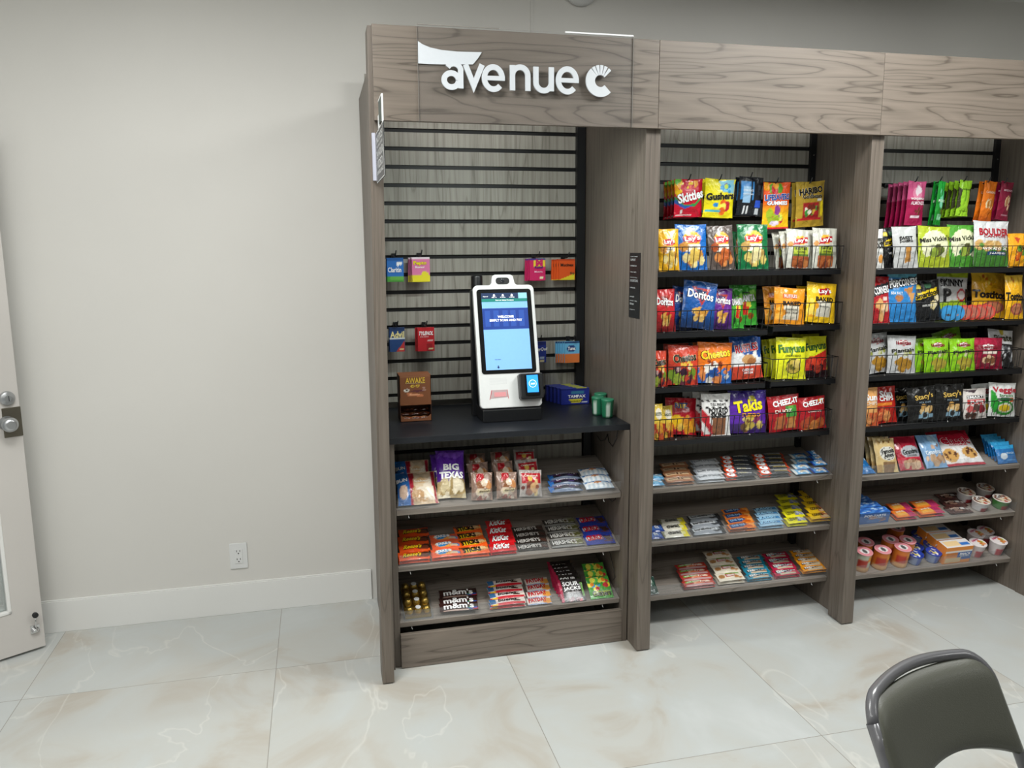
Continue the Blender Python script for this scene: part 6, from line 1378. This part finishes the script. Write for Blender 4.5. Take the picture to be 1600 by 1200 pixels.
stand('3a', 1476, 1530, 683, 722, 'clasc', 'white and red cookie bag, rear one with only its top showing', 'cookie_bag', 'cookie bag', lean=48, t=.024, group='white and red cookie bags')
for i in range(5):
    stand('3a', 1562 - i * 6, 1598 - i * 5.5, 700 - i * 4.4, 728 - i * 4.6, 'rice_s', 'deep blue crisp packet in a leaning row, ' + ('front one' if i == 0 else 'rear one' if i == 4 else ORD[i] + ' from front'), 'snack_packet', 'snack packet', lean=25, t=.016, group='deep blue crisp packets')
# right bay, middle shelf
def box_on(key, u0, u1, v1, hh, dd, design, label, name, cat, group=None, back=0.0, yaw=0, top=None, topops=(), side=None):
    P, nrm, up = onshelf(key, (u0 + u1) / 2, v1); Pa, _, _ = onshelf(key, u0, v1); Pc, _, _ = onshelf(key, u1, v1)
    yf = SH[key][0][1] + 0.01
    if P.y < yf: P = P + up * ((yf - P.y) / up.y)
    base, ops, tx = design[:3]
    me = carton(name, Pc.x - Pa.x, hh, dd, base, ops, tx, top=top, topops=topops, side=side)
    c = P + up * (dd / 2 + back) + nrm * (hh / 2 + .0006)
    return put(me, name, c, R(yaw), -SLOPE, 0, label, cat, group)
TOPB = [('S', -1, 1, 65, .28, '4a8ad8'), ('B', 0, 0, .9, .8, ['b8d4f0', '2f62b8'], 14, .12)]
for i in range(4):
    box_on('3b', 1338 - i * 1.5, 1390 - i * 4.5, 818, 0.055, 0.042, D['carton_b'], 'blue toaster pastry carton, ' + ('front one', 'second from front', 'third from front', 'rear one')[i], 'pastry_carton', 'carton', 'blue toaster pastry cartons', back=i * 0.045, top='2f62b8', topops=TOPB)
col('3b', 1396, 1432, 814, 1402, 784, 2, 'gummy_o', 'orange and pink fruit snack pouch, left column', 'fruit_snack_pouch', 'fruit snack', t=.014, layers=2, group='orange fruit snack pouches')
col('3b', 1434, 1476, 809, 1440, 780, 2, 'gummy_o', 'orange and pink fruit snack pouch, right column', 'fruit_snack_pouch', 'fruit snack', t=.014, layers=2, group='orange fruit snack pouches')
col('3b', 1482, 1521, 804, 1478, 769, 3, 'brownp', 'brown and silver meat snack packet', 'jerky_packet', 'snack packet', t=.014)

def tub(key, u, v, rt, rb, h, side, lidbase, lidops, label, name, cat, group, lift=0.0, tilt=None, bands=(), texts=(), sq=1.0):
    """round tub standing on the shelf; u, v = bottom centre pixel"""
    P, nrm, up = onshelf(key, u, v)
    P.y, P.z = (P + up * max(0, (SH[key][0][1] + 0.011 + rt * 1.06 - P.y) / up.y))[1:]
    P.x = min(P.x, SH[key][2][1] - rt - .006)
    n = 28; V = []; C = []; F = []; S = []
    rows = 9
    for k in range(rows + 1):
        f = k / rows; r = rb + (rt - rb) * f
        for j in range(n):
            a = 2 * math.pi * j / n; x, y = r * math.cos(a), r * math.sin(a) * sq
            V.append((x, y, h * f)); cc = side
            for (b0, b1, a0, a1, bc) in bands:
                aa = (math.degrees(a) - 270 + 180) % 360 - 180
                if b0 <= f <= b1 and a0 <= aa <= a1: cc = bc
            C.append(lin(cc))
    for k in range(rows):
        for j in range(n): j2 = (j + 1) % n; F.append([k * n + j, k * n + j2, (k + 1) * n + j2, (k + 1) * n + j]); S.append(True)
    i0 = len(V)
    for (r, z) in ((rt * 1.05, h), (rt * 1.06, h + 0.003), (rt * 1.0, h + .004)):
        for j in range(n): a = 2 * math.pi * j / n; V.append((r * math.cos(a), r * math.sin(a) * sq, z)); C.append(lin(lidbase))
    for k in range(2):
        for j in range(n): j2 = (j + 1) % n; F.append([i0 + k * n + j, i0 + k * n + j2, i0 + (k + 1) * n + j2, i0 + (k + 1) * n + j]); S.append(False)
    F.append([i0 + j for j in range(n)][::-1]); S.append(False); F.append([j for j in range(n)][::-1]); S.append(False)
    i1 = len(V); rings = 9; LX = []; LY = []
    for q in range(rings + 1):
        rr = 1 - q / rings
        for j in range(n): a = 2 * math.pi * j / n; LX.append(rr * math.cos(a)); LY.append(rr * math.sin(a))
    LX = np.array(LX); LY = np.array(LY); LC = paint(lidops, LX, LY, lidbase)
    for k in range(len(LX)): V.append((LX[k] * rt, LY[k] * rt * sq, h + .004 - 0.0006 * (1 if (LX[k] ** 2 + LY[k] ** 2) < .8 else 0))); C.append(tuple(LC[k]))
    for k in range(rings):
        for j in range(n): j2 = (j + 1) % n; F.append([i1 + k * n + j, i1 + k * n + j2, i1 + (k + 1) * n + j2, i1 + (k + 1) * n + j]); S.append(False)
    V, F, C, S = text_onto(V, F, C, S, texts, lambda a, c_: np.full_like(a, h + .0038), rt * 2, rt * 2 * sq)
    me = printed_mesh(name, V, F, np.array(C), CARD, S)
    o = bpy.data.objects.new(name, me); COL.objects.link(o)
    M = (Matrix.Rotation(SLOPE if tilt is None else R(tilt), 3, 'X')).to_4x4(); M.translation = P + nrm * (0.0006 + lift); o.matrix_world = M
    tag(o, label, cat, group); return o
NOOD = [('B', 0, 0, .8, .8, ['8a5a3a', 'd8c8a8', '5a2a20', 'c8a070', 'b03a2a', '3a2a20'], 26, .2), ('P', [(-.7, .2), (.1, .9), (.3, .6), (-.5, -.1)], 'e8e4e0')]
for (u, v, lab, sd, lf) in ((1506, 781, 'white and red noodle bowl stacked at the back left', 'b8b4b4', 0), (1538, 801, 'white noodle bowl in front, nearest the meat snacks', 'c8c4c4', 0), (1545, 773, 'brown-lidded noodle bowl at the back right', 'a8a09c', 0.0), (1569, 796, 'green-based noodle bowl at the right end', '3f7a3a', 0)):
    tub('3b', u, v, 0.037, 0.031, 0.042, sd, 'd8d0c8', NOOD, lab, 'noodle_bowl', 'noodle bowl', 'noodle bowls', bands=((0.0, .45, -30, 60, '8a1c24'),), texts=[('BOWL', -.1, .35, .5, .13, '3a2018', {'bold': .05, 'rot': 35})])
# right bay, bottom shelf
PK = [('E', 0, 0, .97, .97, 'e8909a'), ('E', 0, -.05, .6, .55, 'f0e8e8'), ('E', .0, -.05, .3, .42, '5a5a58')]
for (u, v, lab) in ((1349, 893, 'pale can cut off by the column, front row'), (1378, 890, 'orange chip can with pink lid, front row left of the pair'), (1410, 887, 'orange chip can with pink lid, front row nearest the blue cups'), (1346, 872, 'pink-lidded chip can behind the pale one'), (1384, 868, 'pink-lidded chip can, middle of the back row'), (1411, 869, 'pink-lidded chip can, right end of the back row'), (1394, 849, 'pink-lidded chip can at the very back')):
    tub('3c', u, v, 0.0345, 0.0345, 0.088, 'd8782c' if 'pale' not in lab.split(' ')[0] else 'c8ccb8', 'e8a0a8', PK, lab, 'chip_can', 'chip can', 'pink-lidded chip cans', bands=((.3, .75, -70, 10, 'b83a2a'), (0, .25, -90, 90, 'e0a86a'), (.6, .95, 10, 90, 'e89a3a')))
BL = [('B', 0, 0, .9, .9, ['2440a8', '2440a8', 'f0f0e8', 'e8d84a', '1c3490'], 30, .16)]
for (u, v, lab) in ((1433, 884, 'blue and white lidded macaroni cup, front left'), (1459, 879, 'blue and yellow lidded macaroni cup, front right'), (1427, 867, 'blue lidded macaroni cup, second row left'), (1451, 863, 'blue lidded macaroni cup, second row right'), (1432, 848, 'blue lidded macaroni cup, rearmost')):
    tub('3c', u, v, 0.033, 0.026, 0.045, '8a9ac0', '2a44a8', BL, lab, 'macaroni_cup', 'cup', 'blue macaroni cups', bands=((0, 1, -20, 50, '3a5ab8'), (0, .7, 50, 90, 'd89a4a')))
SN = ('e8903a', [('R', .0, -.6, 1, .55, '2f62a8'), ('R', -1, .35, 1, .55, 'e6e2de'), ('R', -.9, -.9, .3, -.35, 'd8bc90'), ('R', -.9, -.2, -.05, .3, 'c87a3a')], [('SNACK', .5, .1, .4, .14, 'ffffff', {'bold': .06}), ('packs', .5, -.15, .3, .12, 'e8f0f8', {'bold': .04})], 'e8903a')
for i in range(3):
    box_on('3c', 1471 - i * 1.5, 1518 - i * 3, 881, 0.088, 0.058, SN, 'orange, white and blue snack pack box, ' + ('front one', 'middle one', 'rear one')[i], 'snack_box', 'box', 'orange snack pack boxes', back=i * 0.062, top='e6e2e0', topops=[('R', -.9, -.6, .2, .5, 'f0d09a'), ('R', .2, -.5, .9, .2, '3a78c8'), ('R', -.5, .55, .5, .7, 'd87a3a')], side='e88a34', yaw=0)
NC = [('E', 0, 0, .96, .96, 'e8e0e0'), ('B', .3, -.2, .45, .5, ['d86a2c', 'a8b83a', '8a2a1c', 'e8b05a'], 14, .18), ('B', -.3, .35, .35, .25, ['d07a9a', 'e8b8c8'], 6, .15)]
for (u, v, lab) in ((1533, 876, 'white instant noodle cup leaning beside the snack boxes'), (1562, 870, 'white instant noodle cup at the right end, front'), (1519, 852, 'white instant noodle cup behind the snack boxes'), (1546, 846, 'white instant noodle cup at the right end, back')):
    tub('3c', u, v, 0.036, 0.027, 0.066, 'd4cccc', 'e4dcdc', NC, lab, 'noodle_cup', 'noodle cup', 'white noodle cups', bands=((.1, .6, -40, 40, 'b03a44'),), texts=[('Noodles', -.1, .5, .6, .12, 'b83a5a', {'bold': .05, 'rot': 20})])
# dip cups standing on edge in front of the tortilla bags
for i, u in enumerate((1490, 1502, 1514, 1526, 1538, 1550)):
    blue = i < 2
    y = -0.606; q = on_y(u, 489, y)
    b = MB(); b.lathe([(0.025, 0.0), (0.028, 0.017), (0.0335, 0.018), (0.0335, 0.021)], 28, axis='Y')
    V = np.array(b.v); C = np.tile(np.array(lin('c06a4a')), (len(V), 1)); 
    k = len(V); C[k - 56:] = lin('2a8ac8' if blue else 'c83a2a')
    rings, n = 6, 28; fv = []; 
    for g in range(rings + 1):
        rr = 1 - g / rings
        for j in range(n): a = 2 * math.pi * j / n; fv.append((rr * math.cos(a), rr * math.sin(a)))
    fx = np.array(fv); LC = paint([('E', 0, 0, .8, .8, '2f96d4' if blue else 'b86a58'), ('R', -.3, -.45, .3, -.15, '3a2a24' if i == 0 else 'c88a6a')], fx[:, 0], fx[:, 1], '2f8ac4' if blue else 'cc4030')
    F = list(b.f); S = list(b.sm); N0 = len(V)
    V = np.vstack([V, np.stack([fx[:, 0] * .0335, np.full(len(fx), -0.0214), fx[:, 1] * .0335], 1)]); C = np.vstack([C, LC])
    for g in range(rings):
        for j in range(n): j2 = (j + 1) % n; F.append([N0 + g * n + j, N0 + g * n + j2, N0 + (g + 1) * n + j2, N0 + (g + 1) * n + j]); S.append(False)
    me = printed_mesh('dip_cup', V, F, C, CARD, S)
    o = bpy.data.objects.new('dip_cup', me); COL.objects.link(o); o.location = (q.x + .006, -0.572, BK['3b'][2] + 0.0365); o.rotation_euler = (R(-4), 0, R(-45))
    tag(o, ('blue-lidded dip cup at the left end of the row', 'blue-lidded dip cup, second from the left', 'red-lidded dip cup, first of four from the left', 'red-lidded dip cup, second of four from the left', 'red-lidded dip cup, third of four from the left', 'red-lidded dip cup at the right end of the row')[i], 'dip cup', 'dip cups in the basket')

# ------------------------------------------------------------------ on the counter
# brown dispenser carton with an open front pocket
cx0 = hit(625, 661, (0, 0, .905), (0, 0, 1)); cx1 = hit(676, 657, (0, 0, .905), (0, 0, 1))
cw = 0.125; cd = 0.095; cht = 0.185
cc = Vector(((cx0.x + cx1.x) / 2 + 0.0, -0.40, 0.9055))
db = empty('chocolate_dispenser', cc, 'brown chocolate dispenser carton with an owl-eyed print and open front pocket', 'carton')
CB = plain('brown_carton', '7a4a2c', 0.55); CBD = plain('dark_brown_carton', '3a2018', 0.6)
b = MB(); w2 = cw / 2
b.box(-w2, w2, cd - 0.002, cd, 0, cht); b.box(-w2, -w2 + 0.002, 0, cd - .002, 0, cht, 1); b.box(w2 - .002, w2, 0, cd - .002, 0, cht, 1)
b.box(-w2 + .002, w2 - .002, 0, cd - .002, 0, 0.002); b.box(-w2, w2, 0, cd, cht, cht + 0.002)
b.build('carton_shell', [CB, CBD], db)
base_ops = [('R', -.95, .93, .95, 1, '8a5a3c'), ('E', -.17, .3, .14, .08, 'd8b43c'), ('E', .15, .3, .14, .08, 'd8b43c'), ('E', -.15, .3, .05, .035, '3a2010'), ('E', .13, .3, .05, .035, '3a2010'), ('E', -.55, .02, .17, .1, 'e6e2d8'), ('E', -.55, .02, .09, .05, '3a3028'), ('E', .55, .15, .1, .05, 'a8847a'), ('E', .55, .0, .12, .05, 'b09088'), ('E', .12, -.05, .42, .07, '5a2a34'), ('P', [(-.55, -.12), (.45, -.28), (.5, -.42), (-.5, -.4)], 'b8704a'), ('P', [(-.4, -.22), (.3, -.3), (.3, -.34), (-.4, -.3)], 'e0a880')]
fh = 0.118
mef = carton('front_panel', cw, fh, 0.002, '7a4a2c', base_ops, [('AWAKE', 0, .68, .62, .19, 'd8b43c', {'bold': .03}), ('CAFFEINATED CHOCOLATE', 0, .5, .6, .03, 'd8c8a0')], nx=34, ny=34)
o = bpy.data.objects.new('front_panel', mef); COL.objects.link(o); o.parent = db; o.matrix_basis = Matrix.Translation((0, 0.001, cht - fh / 2)) @ basis().to_4x4()
b = MB()
b.prism([(-w2, 0), (w2, 0), (w2, 0.030), (w2 * .7, 0.014), (0, 0.010), (-w2 * .7, 0.014), (-w2, 0.030)], 0.0, 0.002); b.build('pocket_lip', CB, db)
rg = random.Random(3)
mw = pouch('wrapped_chocolate', 0.042, 0.016, 0.011, '5a2e1c', [('B', 0, 0, .8, .8, ['a85a34', 'd89a6a', '3a1c14', '8a4424', 'e0d0c0'], 9, .35)], [], crimp='lr', nx=12, ny=8, back='4a2418')
for k in range(9):
    o = bpy.data.objects.new('wrapped_chocolate', mw); COL.objects.link(o)
    row = k // 3
    M = basis(R(rg.uniform(-25, 25)), R(70)).to_4x4(); M.translation = cc + Vector((-0.038 + (k % 3) * 0.038, 0.018 + row * 0.018, 0.012 + row * 0.0135)); o.matrix_world = M
    tag(o, 'small brown wrapped chocolate inside the open dispenser carton', 'chocolate', 'wrapped chocolates in the dispenser')
# tampon boxes
TP = ('232f8c', [('R', -.25, .35, .6, .65, '3a7a9a'), ('P', [(-.45, -.35), (.55, -.35), (.35, -.85), (-.25, -.85)], 'd8cc3a'), ('R', -1, .82, 1, 1, '1a2470'), ('R', .5, -.8, .9, -.7, 'c8ccd8')], [('TAMPAX', .1, .02, .62, .18, 'ffffff', {'bold': .04}), ('pearl', .05, -.58, .4, .12, '6a6a1c', {'bold': .03})])
q0 = hit(877, 633, (0, 0, .9055), (0, 0, 1)); q1 = hit(921, 631, (0, 0, .9055), (0, 0, 1))
tw_ = q1.x - q0.x
me = carton('tampon_box', tw_, 0.070, 0.026, *TP, top='2a3a9a', side='1c2676', topops=[('R', .1, -.8, .9, .8, 'b8b83a')])
for k in range(5):
    if q0.y + 0.027 * k > -0.10: break
    put(me, 'tampon_box', (q0.x + tw_ / 2 - .009 * k, q0.y + 0.013 + 0.0275 * k, 0.9062 + 0.035), 0, 0, 0, 'royal blue tampon box on the counter, ' + ('front one', 'second from front', 'third from front', 'fourth from front', 'rear one')[k], 'box', 'royal blue tampon boxes')
# green gum cups
for k, (u, v, lab) in enumerate(((949, 652, 'green gum cup nearest the counter edge'), (934, 648, 'green and white gum cup, left of the front one'), (938, 642, 'green gum cup hidden behind the front one'))):
    P = hit(u, v, (0, 0, .9055), (0, 0, 1))
    b = MB(); b.lathe([(0.021, 0), (0.0225, 0.01), (0.0245, 0.05), (0.026, 0.068), (0.0265, 0.074), (0.0235, 0.0765), (0.022, 0.0765)], 28)
    V = np.array(b.v); ang = np.degrees(np.arctan2(V[:, 1], V[:, 0])); C = np.tile(np.array(lin('1c6a4a')), (len(V), 1))
    mk_ = (V[:, 2] > .008) & (V[:, 2] < .066) & (np.mod(ang + 40 * k, 120) < 40); C[mk_] = lin('b8c8bc'); C[V[:, 2] > .07] = lin('2a7a5a')
    me = printed_mesh('gum_cup', V, b.f, C, CARD, b.sm); o = bpy.data.objects.new('gum_cup', me); COL.objects.link(o); o.location = (P.x, P.y, 0.9058); tag(o, lab, 'gum cup', 'green gum cups')
